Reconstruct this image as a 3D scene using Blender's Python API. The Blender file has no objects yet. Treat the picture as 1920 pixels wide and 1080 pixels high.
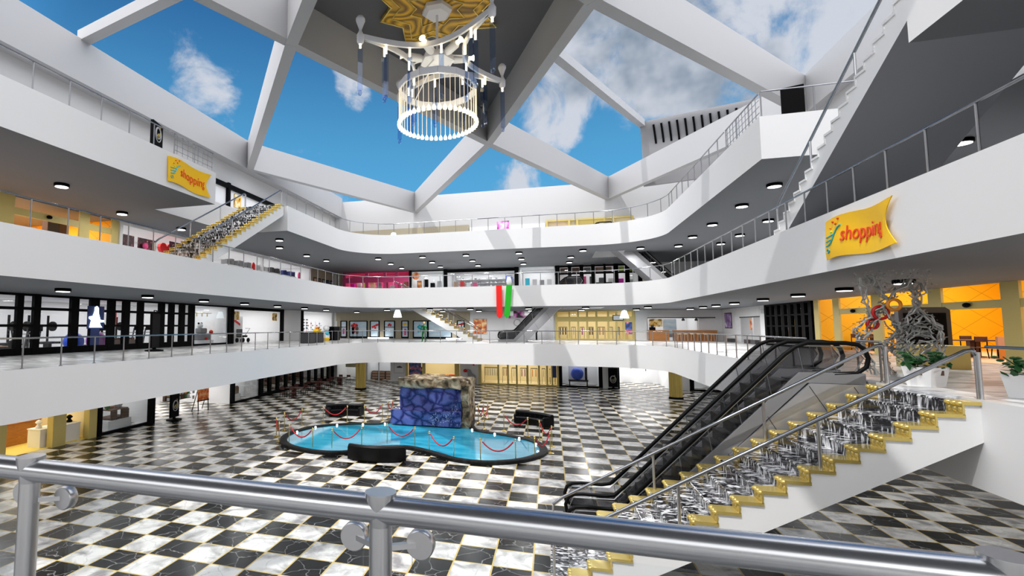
import bpy, bmesh, math, random
from mathutils import Vector, Matrix
random.seed(7)
SC = bpy.context.scene
COL = SC.collection
PI = math.pi
ORD = ['first', 'second', 'third', 'fourth', 'fifth', 'sixth', 'seventh', 'eighth', 'ninth', 'tenth', 'eleventh', 'twelfth',
       'thirteenth', 'fourteenth', 'fifteenth', 'sixteenth', 'seventeenth', 'eighteenth', 'nineteenth', 'twentieth']
# levels, soffits, planes of the mall (metres; the camera stands above the origin)
L1, L2, L3 = 4.75, 9.4, 14.05
S1, S2, S3 = 3.06, 7.72, 12.4
XL, XR, YN, YB = -16.4, 7.75, 1.25, 41.0
WL, WR, WB, WN = -24.3, 15.55, 54.0, -13.0


# ---------------------------------------------------------------- materials
MATS = {}


def new_mat(name):
    m = bpy.data.materials.new(name)
    m.use_nodes = True
    MATS[name] = m
    return m, m.node_tree.nodes, m.node_tree.links, m.node_tree.nodes['Principled BSDF']


def mat(name, col, rough=0.6, metal=0.0, emit=0.0, spec=0.5, trans=0.0, coat=0.0):
    m, n, l, b = new_mat(name)
    c = (*col, 1)
    b.inputs['Base Color'].default_value = c
    b.inputs['Roughness'].default_value = rough
    b.inputs['Metallic'].default_value = metal
    b.inputs['Specular IOR Level'].default_value = spec
    b.inputs['Transmission Weight'].default_value = trans
    b.inputs['Coat Weight'].default_value = coat
    if emit:
        b.inputs['Emission Color'].default_value = c
        b.inputs['Emission Strength'].default_value = emit
    # a little procedural unevenness so that no surface is perfectly flat in tone
    t = n.new('ShaderNodeTexCoord')
    z = n.new('ShaderNodeTexNoise')
    z.inputs['Scale'].default_value = 1.7
    z.inputs['Detail'].default_value = 3
    r = n.new('ShaderNodeMapRange')
    r.inputs['To Min'].default_value = max(0.02, rough - 0.04)
    r.inputs['To Max'].default_value = min(1, rough + 0.04)
    l.new(t.outputs['Object'], z.inputs['Vector'])
    l.new(z.outputs['Fac'], r.inputs['Value'])
    l.new(r.outputs['Result'], b.inputs['Roughness'])
    return m


def ramp_mat(name, stops, scale=3.0, detail=6, rough=0.6, metal=0.0, stretch=(1, 1, 1), kind='noise', dist=0.0, bump=0.0, emit=0.0, coord='Object', const=False):
    m, n, l, b = new_mat(name)
    t = n.new('ShaderNodeTexCoord')
    mp = n.new('ShaderNodeMapping')
    mp.inputs['Scale'].default_value = stretch
    l.new(t.outputs[coord], mp.inputs['Vector'])
    if kind == 'voronoi':
        z = n.new('ShaderNodeTexVoronoi')
        z.inputs['Scale'].default_value = scale
        out = z.outputs['Color']
        sp = n.new('ShaderNodeSeparateColor')
        l.new(out, sp.inputs['Color'])
        out = sp.outputs[0]
    elif kind == 'wave':
        z = n.new('ShaderNodeTexWave')
        z.inputs['Scale'].default_value = scale
        z.inputs['Distortion'].default_value = dist
        z.inputs['Detail'].default_value = detail
        out = z.outputs['Fac']
    else:
        z = n.new('ShaderNodeTexNoise')
        z.inputs['Scale'].default_value = scale
        z.inputs['Detail'].default_value = detail
        z.inputs['Distortion'].default_value = dist
        out = z.outputs['Fac']
    l.new(mp.outputs['Vector'], z.inputs['Vector'])
    cr = n.new('ShaderNodeValToRGB')
    if const:
        cr.color_ramp.interpolation = 'CONSTANT'
    e = cr.color_ramp.elements
    while len(e) < len(stops):
        e.new(0.5)
    for q, (p, c) in zip(e, stops):
        q.position = p
        q.color = (*c, 1)
    l.new(out, cr.inputs['Fac'])
    l.new(cr.outputs['Color'], b.inputs['Base Color'])
    b.inputs['Roughness'].default_value = rough
    b.inputs['Metallic'].default_value = metal
    if emit:
        l.new(cr.outputs['Color'], b.inputs['Emission Color'])
        b.inputs['Emission Strength'].default_value = emit
    if bump:
        bp = n.new('ShaderNodeBump')
        bp.inputs['Strength'].default_value = bump
        bp.inputs['Distance'].default_value = 0.05
        l.new(out, bp.inputs['Height'])
        l.new(bp.outputs['Normal'], b.inputs['Normal'])
    return m


def glass_mat(name, tint=(0.97, 0.985, 0.99), refl=0.06, rough=0.02):
    m = bpy.data.materials.new(name)
    m.use_nodes = True
    MATS[name] = m
    n, l = m.node_tree.nodes, m.node_tree.links
    n.remove(n['Principled BSDF'])
    tr = n.new('ShaderNodeBsdfTransparent')
    tr.inputs['Color'].default_value = (*tint, 1)
    gl = n.new('ShaderNodeBsdfGlossy')
    gl.inputs['Roughness'].default_value = rough
    fr = n.new('ShaderNodeFresnel')
    fr.inputs['IOR'].default_value = 1.2
    mx = n.new('ShaderNodeMixShader')
    mu = n.new('ShaderNodeMath')
    mu.operation = 'MULTIPLY_ADD'
    mu.inputs[1].default_value = 0.5
    mu.inputs[2].default_value = refl * 0.3
    l.new(fr.outputs['Fac'], mu.inputs[0])
    l.new(mu.outputs[0], mx.inputs['Fac'])
    l.new(tr.outputs[0], mx.inputs[1])
    l.new(gl.outputs[0], mx.inputs[2])
    l.new(mx.outputs[0], n['Material Output'].inputs['Surface'])
    return m


def checker_marble():
    """Black and white marble slabs of one metre with gold joints."""
    m, n, l, b = new_mat('checker_marble')
    t = n.new('ShaderNodeTexCoord')
    sx = n.new('ShaderNodeSeparateXYZ')
    l.new(t.outputs['Object'], sx.inputs[0])

    def math_(op, a, bb=None):
        q = n.new('ShaderNodeMath')
        q.operation = op
        for i, v in enumerate((a, bb)):
            if v is None:
                continue
            if isinstance(v, (int, float)):
                q.inputs[i].default_value = v
            else:
                l.new(v, q.inputs[i])
        return q.outputs[0]
    u = math_('ADD', sx.outputs['X'], 6.556)
    v = math_('SUBTRACT', sx.outputs['Y'], 21.46)
    fu, fv = math_('FLOOR', u), math_('FLOOR', v)
    par = math_('FLOORED_MODULO', math_('ADD', fu, fv), 2.0)          # 0 black, 1 white
    du, dv = math_('PINGPONG', u, 0.5), math_('PINGPONG', v, 0.5)     # distance to the nearest joint
    joint = math_('LESS_THAN', math_('MINIMUM', du, dv), 0.021)
    # every slab gets its own vein pattern
    cmb = n.new('ShaderNodeCombineXYZ')
    l.new(math_('ADD', u, math_('MULTIPLY', fu, 7.31)), cmb.inputs[0])
    l.new(math_('ADD', v, math_('MULTIPLY', fv, 5.17)), cmb.inputs[1])
    nz = n.new('ShaderNodeTexNoise')
    nz.inputs['Scale'].default_value = 1.6
    nz.inputs['Detail'].default_value = 7
    nz.inputs['Distortion'].default_value = 0.6
    l.new(cmb.outputs[0], nz.inputs['Vector'])
    wrp = n.new('ShaderNodeVectorMath')
    wrp.operation = 'MULTIPLY_ADD'
    l.new(nz.outputs['Color'], wrp.inputs[0])
    wrp.inputs[1].default_value = (0.5, 0.5, 0.5)
    l.new(cmb.outputs[0], wrp.inputs[2])
    vo = n.new('ShaderNodeTexVoronoi')
    vo.feature = 'DISTANCE_TO_EDGE'
    vo.inputs['Scale'].default_value = 1.5
    l.new(wrp.outputs[0], vo.inputs['Vector'])
    vein = n.new('ShaderNodeMapRange')
    vein.inputs['From Min'].default_value = 0.0
    vein.inputs['From Max'].default_value = 0.022
    vein.inputs['To Min'].default_value = 1.0
    vein.inputs['To Max'].default_value = 0.0
    l.new(vo.outputs['Distance'], vein.inputs['Value'])
    fade = math_('MULTIPLY', vein.outputs[0], math_('SUBTRACT', nz.outputs['Fac'], 0.18))
    blk = n.new('ShaderNodeMix')
    blk.data_type = 'RGBA'
    blk.inputs[6].default_value = (0.008, 0.008, 0.008, 1)
    blk.inputs[7].default_value = (0.75, 0.75, 0.72, 1)
    l.new(fade, blk.inputs[0])
    wr = n.new('ShaderNodeValToRGB')
    e = wr.color_ramp.elements
    e[0].position, e[0].color = 0.33, (0.30, 0.29, 0.285, 1)
    e[1].position, e[1].color = 0.56, (0.80, 0.785, 0.75, 1)
    l.new(nz.outputs['Fac'], wr.inputs['Fac'])
    wh = n.new('ShaderNodeMix')
    wh.data_type = 'RGBA'
    l.new(math_('MULTIPLY', fade, 0.9), wh.inputs[0])
    l.new(wr.outputs['Color'], wh.inputs[6])
    wh.inputs[7].default_value = (0.16, 0.15, 0.15, 1)
    bw = n.new('ShaderNodeMix')
    bw.data_type = 'RGBA'
    l.new(par, bw.inputs[0])
    l.new(blk.outputs[2], bw.inputs[6])
    l.new(wh.outputs[2], bw.inputs[7])
    fin = n.new('ShaderNodeMix')
    fin.data_type = 'RGBA'
    l.new(joint, fin.inputs[0])
    l.new(bw.outputs[2], fin.inputs[6])
    fin.inputs[7].default_value = (0.62, 0.46, 0.16, 1)
    l.new(fin.outputs[2], b.inputs['Base Color'])
    b.inputs['Roughness'].default_value = 0.22
    b.inputs['Specular IOR Level'].default_value = 0.13
    return m


def step_marble():
    m, n, l, b = new_mat('step_marble')
    t = n.new('ShaderNodeTexCoord')
    mp = n.new('ShaderNodeMapping')
    mp.inputs['Scale'].default_value = (1.4, 2.6, 1.0)
    l.new(t.outputs['Object'], mp.inputs['Vector'])
    nz = n.new('ShaderNodeTexNoise')
    nz.inputs['Scale'].default_value = 2.4
    nz.inputs['Detail'].default_value = 3
    nz.inputs['Distortion'].default_value = 1.6
    l.new(mp.outputs[0], nz.inputs['Vector'])
    cr = n.new('ShaderNodeValToRGB')
    e = cr.color_ramp.elements
    e[0].position, e[0].color = 0.47, (0.008, 0.008, 0.01, 1)
    e[1].position, e[1].color = 0.60, (0.85, 0.85, 0.86, 1)
    k = e.new(0.52)
    k.color = (0.10, 0.10, 0.11, 1)
    l.new(nz.outputs['Fac'], cr.inputs['Fac'])
    l.new(cr.outputs['Color'], b.inputs['Base Color'])
    b.inputs['Roughness'].default_value = 0.1
    b.inputs['Specular IOR Level'].default_value = 0.9
    return m


def swirl_gold():
    """embossed gold with closed, contour like scrolls"""
    m, n, l, b = new_mat('rosette_gold')
    t = n.new('ShaderNodeTexCoord')
    z = n.new('ShaderNodeTexNoise')
    z.inputs['Scale'].default_value = 0.5
    z.inputs['Detail'].default_value = 0.6
    l.new(t.outputs['Object'], z.inputs['Vector'])
    k = n.new('ShaderNodeMath')
    k.operation = 'MULTIPLY'
    k.inputs[1].default_value = 11
    l.new(z.outputs['Fac'], k.inputs[0])
    pp = n.new('ShaderNodeMath')
    pp.operation = 'PINGPONG'
    pp.inputs[1].default_value = 0.5
    l.new(k.outputs[0], pp.inputs[0])
    cr = n.new('ShaderNodeValToRGB')
    e = cr.color_ramp.elements
    e[0].position, e[0].color = 0.05, (0.22, 0.11, 0.0, 1)
    e[1].position, e[1].color = 0.42, (0.80, 0.46, 0.02, 1)
    l.new(pp.outputs[0], cr.inputs['Fac'])
    l.new(cr.outputs['Color'], b.inputs['Base Color'])
    b.inputs['Roughness'].default_value = 0.5
    bp = n.new('ShaderNodeBump')
    bp.inputs['Strength'].default_value = 0.3
    l.new(pp.outputs[0], bp.inputs['Height'])
    l.new(bp.outputs['Normal'], b.inputs['Normal'])
    return m


def gallery_marble():
    m, n, l, b = new_mat('gallery_marble')
    t = n.new('ShaderNodeTexCoord')
    mp = n.new('ShaderNodeMapping')
    mp.inputs['Scale'].default_value = (0.9, 1.6, 1)
    l.new(t.outputs['Object'], mp.inputs['Vector'])
    nz = n.new('ShaderNodeTexNoise')
    nz.inputs['Scale'].default_value = 0.9
    nz.inputs['Detail'].default_value = 6
    nz.inputs['Distortion'].default_value = 1.8
    l.new(mp.outputs[0], nz.inputs['Vector'])
    cr = n.new('ShaderNodeValToRGB')
    e = cr.color_ramp.elements
    e[0].position, e[0].color = 0.40, (0.27, 0.27, 0.275, 1)
    e[1].position, e[1].color = 0.57, (0.74, 0.73, 0.71, 1)
    l.new(nz.outputs['Fac'], cr.inputs['Fac'])
    l.new(cr.outputs['Color'], b.inputs['Base Color'])
    b.inputs['Roughness'].default_value = 0.3
    return m


def diamond_orange():
    """Orange padded wall with a thin diagonal lattice."""
    m, n, l, b = new_mat('orange_lattice')
    t = n.new('ShaderNodeTexCoord')
    sx = n.new('ShaderNodeSeparateXYZ')
    l.new(t.outputs['Object'], sx.inputs[0])
    xy = n.new('ShaderNodeMath')
    xy.operation = 'ADD'
    l.new(sx.outputs['X'], xy.inputs[0])
    l.new(sx.outputs['Y'], xy.inputs[1])
    outs = []
    for sg in (1, -1):
        a = n.new('ShaderNodeMath')
        a.operation = 'MULTIPLY_ADD'
        l.new(xy.outputs[0], a.inputs[0])
        a.inputs[1].default_value = 0.55
        z = n.new('ShaderNodeMath')
        z.operation = 'MULTIPLY'
        z.inputs[1].default_value = 0.75 * sg
        l.new(sx.outputs['Z'], z.inputs[0])
        l.new(z.outputs[0], a.inputs[2])
        p = n.new('ShaderNodeMath')
        p.operation = 'PINGPONG'
        p.inputs[1].default_value = 0.5
        l.new(a.outputs[0], p.inputs[0])
        outs.append(p.outputs[0])
    mn = n.new('ShaderNodeMath')
    mn.operation = 'MINIMUM'
    l.new(outs[0], mn.inputs[0])
    l.new(outs[1], mn.inputs[1])
    cr = n.new('ShaderNodeValToRGB')
    e = cr.color_ramp.elements
    e[0].position, e[0].color = 0.0, (0.50, 0.24, 0.0, 1)
    e[1].position, e[1].color = 0.022, (0.92, 0.47, 0.0, 1)
    l.new(mn.outputs[0], cr.inputs['Fac'])
    l.new(cr.outputs['Color'], b.inputs['Base Color'])
    b.inputs['Roughness'].default_value = 0.6
    return m


checker_marble(); step_marble(); gallery_marble(); diamond_orange()
mat('white_paint', (0.84, 0.84, 0.845), 0.7, spec=0.3)
mat('upper_wall_dimmed', (0.54, 0.54, 0.545), 0.7, spec=0.3)  # the white wall paint, darkened to offset strong sky light up here
mat('roof_white_dimmed', (0.42, 0.42, 0.43), 0.7, spec=0.3)  # white of the beams darkened in colour to hold down the sky light
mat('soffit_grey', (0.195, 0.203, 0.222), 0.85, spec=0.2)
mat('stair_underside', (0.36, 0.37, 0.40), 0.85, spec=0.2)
mat('roof_grey', (0.13, 0.13, 0.14), 0.8, spec=0.2)
mat('shop_white', (0.86, 0.86, 0.87), 0.75, spec=0.3)
mat('black_metal', (0.003, 0.003, 0.0035), 0.6, spec=0.06)
mat('black_leather', (0.004, 0.004, 0.0045), 0.4, spec=0.16)
mat('black_rubber', (0.004, 0.004, 0.004), 0.5, spec=0.12)
mat('dark_grey', (0.05, 0.05, 0.055), 0.5)
mat('mid_grey', (0.25, 0.25, 0.26), 0.5)
mat('light_grey', (0.55, 0.55, 0.56), 0.5)
mat('steel', (0.30, 0.31, 0.33), 0.2, metal=1.0)
mat('front_rail_steel', (0.60, 0.61, 0.63), 0.25, metal=1.0)
mat('brushed_steel', (0.60, 0.60, 0.61), 0.3, metal=1.0)
mat('rail_post_steel', (0.36, 0.36, 0.37), 0.35, metal=1.0)
mat('escalator_panel', (0.50, 0.50, 0.52), 0.4, metal=0.6)
mat('escalator_step', (0.05, 0.048, 0.045), 0.5)
mat('white_trim', (0.85, 0.85, 0.85), 0.35)
mat('chandelier_white', (0.85, 0.86, 0.9), 0.3)
mat('gold_paint', (0.62, 0.50, 0.17), 0.5)
mat('gold_metal', (0.80, 0.60, 0.20), 0.25, metal=1.0)
mat('gold_gloss', (0.72, 0.55, 0.16), 0.18, metal=0.55)
mat('red_rope', (0.55, 0.01, 0.02), 0.6)
mat('red', (0.70, 0.015, 0.015), 0.5)
mat('signal_red', (0.9, 0.01, 0.005), 0.5)
mat('flag_green', (0.01, 0.45, 0.01), 0.6)
mat('green_cloth', (0.006, 0.16, 0.03), 0.7)
mat('leaf_green', (0.015, 0.09, 0.02), 0.5)
mat('leaf_light', (0.05, 0.22, 0.05), 0.5)
mat('skin', (0.55, 0.33, 0.22), 0.6)
mat('hair', (0.45, 0.22, 0.05), 0.6)
mat('blue', (0.02, 0.10, 0.75), 0.35)
mat('purple', (0.30, 0.03, 0.35), 0.35)
mat('navy', (0.01, 0.03, 0.16), 0.5)
mat('cyan', (0.02, 0.45, 0.60), 0.5)
mat('pink', (0.72, 0.06, 0.22), 0.5)
mat('magenta', (0.75, 0.02, 0.55), 0.5)
mat('yellow', (0.95, 0.60, 0.0), 0.5)
mat('lime', (0.6, 0.85, 0.05), 0.5)
mat('orange', (0.85, 0.30, 0.02), 0.5)
mat('brown', (0.12, 0.06, 0.035), 0.6)
mat('banner_yellow', (1.0, 0.58, 0.0), 0.6)
mat('banner_red', (0.85, 0.06, 0.0), 0.6)
mat('banner_cyan', (0.05, 0.50, 0.60), 0.6)
mat('lamp_white', (1, 0.98, 0.95), 0.5, emit=5)
mat('lamp_warm', (1.0, 0.80, 0.45), 0.5, emit=4)
mat('neon_white', (0.75, 0.92, 1.0), 0.5, emit=3)
mat('crystal_glow', (1.0, 0.84, 0.60), 0.4, emit=0.6)
mat('crystal_tip', (1.0, 0.93, 0.62), 0.4, emit=1.3)
mat('yellow_floor', (0.95, 0.78, 0.20), 0.5)
mat('peach_floor', (0.90, 0.55, 0.28), 0.5)
mat('cream', (0.85, 0.75, 0.5), 0.7)
mat('crystal_blue', (0.45, 0.55, 0.80), 0.15)
mat('silver_leaf', (0.42, 0.42, 0.40), 0.45, metal=0.5)
glass_mat('glass')
glass_mat('escalator_glass', (0.66, 0.66, 0.67), 0.1)
glass_mat('crystal_strip', (0.72, 0.80, 0.95), 0.15)
ramp_mat('wood_orange', [(0.3, (0.36, 0.13, 0.02)), (0.7, (0.50, 0.20, 0.04))], 2.5, 4, 0.45, stretch=(1, 1, 7), dist=1.0)
ramp_mat('dark_wood', [(0.3, (0.05, 0.012, 0.01)), (0.7, (0.10, 0.03, 0.02))], 3, 4, 0.45, stretch=(1, 6, 1))
ramp_mat('beige_plank', [(0.2, (0.30, 0.26, 0.18)), (0.8, (0.42, 0.37, 0.27))], 3.0, 2, 0.8, kind='wave', dist=0.6)
ramp_mat('rock', [(0.34, (0.03, 0.02, 0.012)), (0.47, (0.20, 0.14, 0.075)), (0.64, (0.52, 0.44, 0.31))], 2.2, 9, 0.9, dist=0.8, bump=1.0)
ramp_mat('black_stone', [(0.3, (0.003, 0.003, 0.003)), (0.8, (0.02, 0.02, 0.02))], 5, 6, 0.5, bump=0.3)
MATS['black_stone'].node_tree.nodes['Principled BSDF'].inputs['Specular IOR Level'].default_value = 0.15
swirl_gold()
ramp_mat('colour_goods', [(0.0, (0.6, 0.5, 0.35)), (0.2, (0.35, 0.05, 0.04)), (0.38, (0.8, 0.75, 0.6)), (0.5, (0.06, 0.2, 0.1)), (0.65, (0.45, 0.25, 0.08)), (0.85, (0.85, 0.85, 0.8))], 5, kind='voronoi', const=True)
ramp_mat('poster_warm', [(0.3, (0.05, 0.01, 0.01)), (0.48, (0.75, 0.15, 0.03)), (0.58, (1.0, 0.65, 0.25)), (0.72, (1.0, 0.95, 0.8))], 2.2, 3, 0.5)
ramp_mat('poster_yellow', [(0.36, (0.02, 0.01, 0.01)), (0.45, (0.85, 0.45, 0.02)), (0.62, (1.0, 0.9, 0.55))], 2.6, 2, 0.5)
ramp_mat('poster_fire', [(0.3, (0.35, 0.02, 0.01)), (0.5, (0.9, 0.22, 0.03)), (0.7, (1.0, 0.75, 0.4))], 3.0, 3, 0.5)
ramp_mat('poster_dark', [(0.35, (0.015, 0.005, 0.01)), (0.62, (0.10, 0.01, 0.02)), (0.72, (0.7, 0.3, 0.3))], 5.0, 2, 0.5)
ramp_mat('poster_violet', [(0.3, (0.10, 0.04, 0.15)), (0.5, (0.35, 0.2, 0.5)), (0.7, (0.9, 0.85, 1.0))], 2.0, 2, 0.5)
ramp_mat('poster_pink', [(0.40, (0.01, 0.01, 0.01)), (0.52, (0.8, 0.15, 0.6)), (0.7, (1.0, 0.8, 0.95))], 1.8, 1, 0.5)
ramp_mat('poster_blue', [(0.35, (0.01, 0.02, 0.12)), (0.5, (0.05, 0.15, 0.5)), (0.62, (0.8, 0.1, 0.15)), (0.75, (0.9, 0.9, 0.9))], 3.0, 2, 0.5)
ramp_mat('sky_pane', [(0.3, (0.42, 0.60, 0.74)), (0.7, (0.72, 0.82, 0.88))], 0.8, 2, 0.3, stretch=(1, 1, 3))


# ---------------------------------------------------------------- mesh builder
class MB:
    def __init__(s):
        s.bm = bmesh.new()

    def quad(s, pts, mi=0):
        f = s.bm.faces.new([s.bm.verts.new(p) for p in pts])
        f.material_index = mi
        return f

    def box(s, x0, x1, y0, y1, z0, z1, mi=0):
        x0, x1 = min(x0, x1), max(x0, x1)
        y0, y1 = min(y0, y1), max(y0, y1)
        z0, z1 = min(z0, z1), max(z0, z1)
        v = [s.bm.verts.new(p) for p in ((x0, y0, z0), (x1, y0, z0), (x1, y1, z0), (x0, y1, z0), (x0, y0, z1), (x1, y0, z1), (x1, y1, z1), (x0, y1, z1))]
        for q in ((3, 2, 1, 0), (4, 5, 6, 7), (0, 1, 5, 4), (1, 2, 6, 5), (2, 3, 7, 6), (3, 0, 4, 7)):
            s.bm.faces.new([v[i] for i in q]).material_index = mi
        return s

    def beam(s, p0, p1, w, h, mi=0, up=(0, 0, 1)):
        """Rectangular bar from p0 to p1 (axis at its centre)."""
        p0, p1 = Vector(p0), Vector(p1)
        d = (p1 - p0).normalized()
        r = d.cross(Vector(up))
        if r.length < 1e-6:
            r = d.cross(Vector((0, 1, 0)))
        r.normalize()
        u = r.cross(d).normalized()
        v = []
        for p in (p0, p1):
            for a, b in ((-1, -1), (1, -1), (1, 1), (-1, 1)):
                v.append(s.bm.verts.new(p + r * (a * w / 2) + u * (b * h / 2)))
        for q in ((3, 2, 1, 0), (4, 5, 6, 7), (0, 1, 5, 4), (1, 2, 6, 5), (2, 3, 7, 6), (3, 0, 4, 7)):
            s.bm.faces.new([v[i] for i in q]).material_index = mi
        return s

    def tube(s, pts, r, n=8, mi=0, closed=False):
        pts = [Vector(p) for p in pts]
        k = len(pts)
        rings = []
        prev = None
        for i, p in enumerate(pts):
            if closed:
                d = pts[(i + 1) % k] - pts[i - 1]
            else:
                d = pts[min(i + 1, k - 1)] - pts[max(i - 1, 0)]
            d.normalize()
            if prev is None:
                a = d.cross(Vector((0, 0, 1)))
                if a.length < 1e-4:
                    a = d.cross(Vector((1, 0, 0)))
            else:
                a = prev - d * prev.dot(d)
            a.normalize()
            prev = a
            b = d.cross(a)
            rr = r[i] if isinstance(r, (list, tuple)) else r
            rings.append([s.bm.verts.new(p + a * (rr * math.cos(2 * PI * j / n)) + b * (rr * math.sin(2 * PI * j / n))) for j in range(n)])
        for i in range(k if closed else k - 1):
            A, B = rings[i], rings[(i + 1) % k]
            for j in range(n):
                s.bm.faces.new((A[j], A[(j + 1) % n], B[(j + 1) % n], B[j])).material_index = mi
        if not closed:
            s.bm.faces.new(rings[0][::-1]).material_index = mi
            s.bm.faces.new(rings[-1]).material_index = mi
        return s

    def lathe(s, prof, n=16, c=(0, 0, 0), mi=0):
        c = Vector(c)
        rings = [[s.bm.verts.new(c + Vector((max(r, 1e-4) * math.cos(2 * PI * j / n), max(r, 1e-4) * math.sin(2 * PI * j / n), z))) for j in range(n)] for r, z in prof]
        for A, B in zip(rings, rings[1:]):
            for j in range(n):
                s.bm.faces.new((A[j], A[(j + 1) % n], B[(j + 1) % n], B[j])).material_index = mi
        s.bm.faces.new(rings[0][::-1]).material_index = mi
        s.bm.faces.new(rings[-1]).material_index = mi
        return s

    def ball(s, c, r, u=12, v=8, mi=0):
        rx, ry, rz = (r, r, r) if isinstance(r, (int, float)) else r
        return s.ell(c, rx, ry, rz, u, v, mi)

    def ell(s, c, rx, ry, rz, u, v, mi):
        c = Vector(c)
        top = s.bm.verts.new(c + Vector((0, 0, rz)))
        bot = s.bm.verts.new(c - Vector((0, 0, rz)))
        rows = []
        for i in range(1, v):
            t = PI * i / v
            rows.append([s.bm.verts.new(c + Vector((rx * math.sin(t) * math.cos(2 * PI * j / u), ry * math.sin(t) * math.sin(2 * PI * j / u), rz * math.cos(t)))) for j in range(u)])
        for j in range(u):
            s.bm.faces.new((top, rows[0][j], rows[0][(j + 1) % u])).material_index = mi
            s.bm.faces.new((bot, rows[-1][(j + 1) % u], rows[-1][j])).material_index = mi
        for A, B in zip(rows, rows[1:]):
            for j in range(u):
                s.bm.faces.new((A[j], B[j], B[(j + 1) % u], A[(j + 1) % u])).material_index = mi
        return s

    def prism(s, poly, h0, h1, fn, mi=0, side_mi=None, cap_mi=None):
        """poly in 2-D, extruded from h0 to h1; fn(a, b, h) -> xyz."""
        A = [s.bm.verts.new(fn(a, b, h0)) for a, b in poly]
        B = [s.bm.verts.new(fn(a, b, h1)) for a, b in poly]
        k = len(poly)
        for i in range(k):
            s.bm.faces.new((A[i], A[(i + 1) % k], B[(i + 1) % k], B[i])).material_index = mi if side_mi is None else side_mi
        for f in (A[::-1], B):
            s.bm.faces.new(f).material_index = mi if cap_mi is None else cap_mi
        return s

    def done(s, name, mats, parent=None, smooth=None, bevel=0.0, flip_check=True):
        bm = s.bm
        bmesh.ops.recalc_face_normals(bm, faces=bm.faces[:])
        if bevel:
            ed = [e for e in bm.edges if len(e.link_faces) == 2 and e.calc_face_angle(0) > 0.6]
            bmesh.ops.bevel(bm, geom=ed, offset=bevel, segments=2, affect='EDGES', profile=0.6, clamp_overlap=True)
        if parent is not None:
            off = parent.location
            q = parent
            tot = Vector(off)
            while q.parent is not None:
                q = q.parent
                tot = tot + q.location
            bmesh.ops.translate(bm, verts=bm.verts[:], vec=-tot)
        me = bpy.data.meshes.new(name)
        bm.to_mesh(me)
        bm.free()
        for m in ([mats] if isinstance(mats, str) else mats):
            me.materials.append(MATS[m])
        if smooth is not None:
            for p in me.polygons:
                p.use_smooth = True
            me.set_sharp_from_angle(angle=math.radians(smooth))
        o = bpy.data.objects.new(name, me)
        COL.objects.link(o)
        if parent is not None:
            o.parent = parent
        return o


def tag(o, label, cat, group=None):
    o['label'] = label
    o['category'] = cat
    if group:
        o['group'] = group
    return o


def thing(name, label, cat, loc=(0, 0, 0), group=None):
    o = bpy.data.objects.new(name, None)
    o.empty_display_size = 0.2
    COL.objects.link(o)
    o.location = loc
    return tag(o, label, cat, group)


def struct(o):
    o['kind'] = 'structure'
    return o


def dup(root, loc, rot=0.0, label=None, group=None, scale=None):
    def cp(o, par):
        c = o.copy()
        COL.objects.link(c)
        if par is not None:
            c.parent = par
        for ch in o.children:
            cp(ch, c)
        return c
    r = cp(root, None)
    r.location = loc
    r.rotation_euler = (0, 0, rot)
    if scale:
        r.scale = scale
    if label:
        r['label'] = label
    if group:
        r['group'] = group
    return r


# the camera's own geometry, used to turn a place seen in the photograph into a point on a known plane of the mall
F_, PIT, YAW, HC, CX, CY = 935.3, 0.0764, -0.2915, 6.14, 750.0, 540.0
_c, _s = math.cos(YAW), math.sin(YAW)
CR = Vector((_c, -_s, 0))
CF = Vector((_s * math.cos(PIT), _c * math.cos(PIT), math.sin(PIT)))
CU = Vector((-_s * math.sin(PIT), -_c * math.sin(PIT), math.cos(PIT)))
CO = Vector((0, 0, HC))


def ray(px, py):
    return CR * ((px - CX) / F_) - CU * ((py - CY) / F_) + CF


def on(axis, val, px, py):
    d = ray(px, py)
    return CO + d * ((val - CO[axis]) / d[axis])


# frames of the shop walls: s runs along the wall, d goes into the shop
def side_pt(side, s, z, d):
    return {'L': (WL - d, s, z), 'R': (WR + d, s, z), 'B': (s, WB + d, z)}[side]


def sbox(mb, side, s0, s1, z0, z1, d0, d1, mi=0):
    a, b = side_pt(side, s0, z0, d0), side_pt(side, s1, z1, d1)
    mb.box(a[0], b[0], a[1], b[1], a[2], b[2], mi)
    return mb


SIDE = {'L': 'left', 'R': 'right', 'B': 'back'}
SUN_E, SKY_FILL_RIGHT, SKY_FILL_LEFT, EXPO, NEAR_E = 2.35, 4.7, 3.6, 0.0, 5.0
# ---------------------------------------------------------------- the setting
def arc(cx, cy, r, a0, a1, n=14):
    return [(cx + r * math.cos(math.radians(a0 + (a1 - a0) * i / n)), cy + r * math.sin(math.radians(a0 + (a1 - a0) * i / n))) for i in range(n + 1)]


def hole_outline(notches=False):
    p = arc(XL + 1, YN + 1, 1, 180, 270, 6)
    p += arc(XR - 1, YN + 1, 1, 270, 360, 6)
    if notches:
        p += [(XR, 13.4), (11.4, 13.4), (11.4, 21.45), (XR, 21.45)]
    p += arc(XR - 4.2, YB - 4.2, 4.2, 0, 90)
    p += arc(XL + 4.2, YB - 4.2, 4.2, 90, 180)
    if notches:
        p += [(XL, 28.9), (-20.2, 28.9), (-20.2, 21.5), (XL, 21.5)]
    return p


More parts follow.
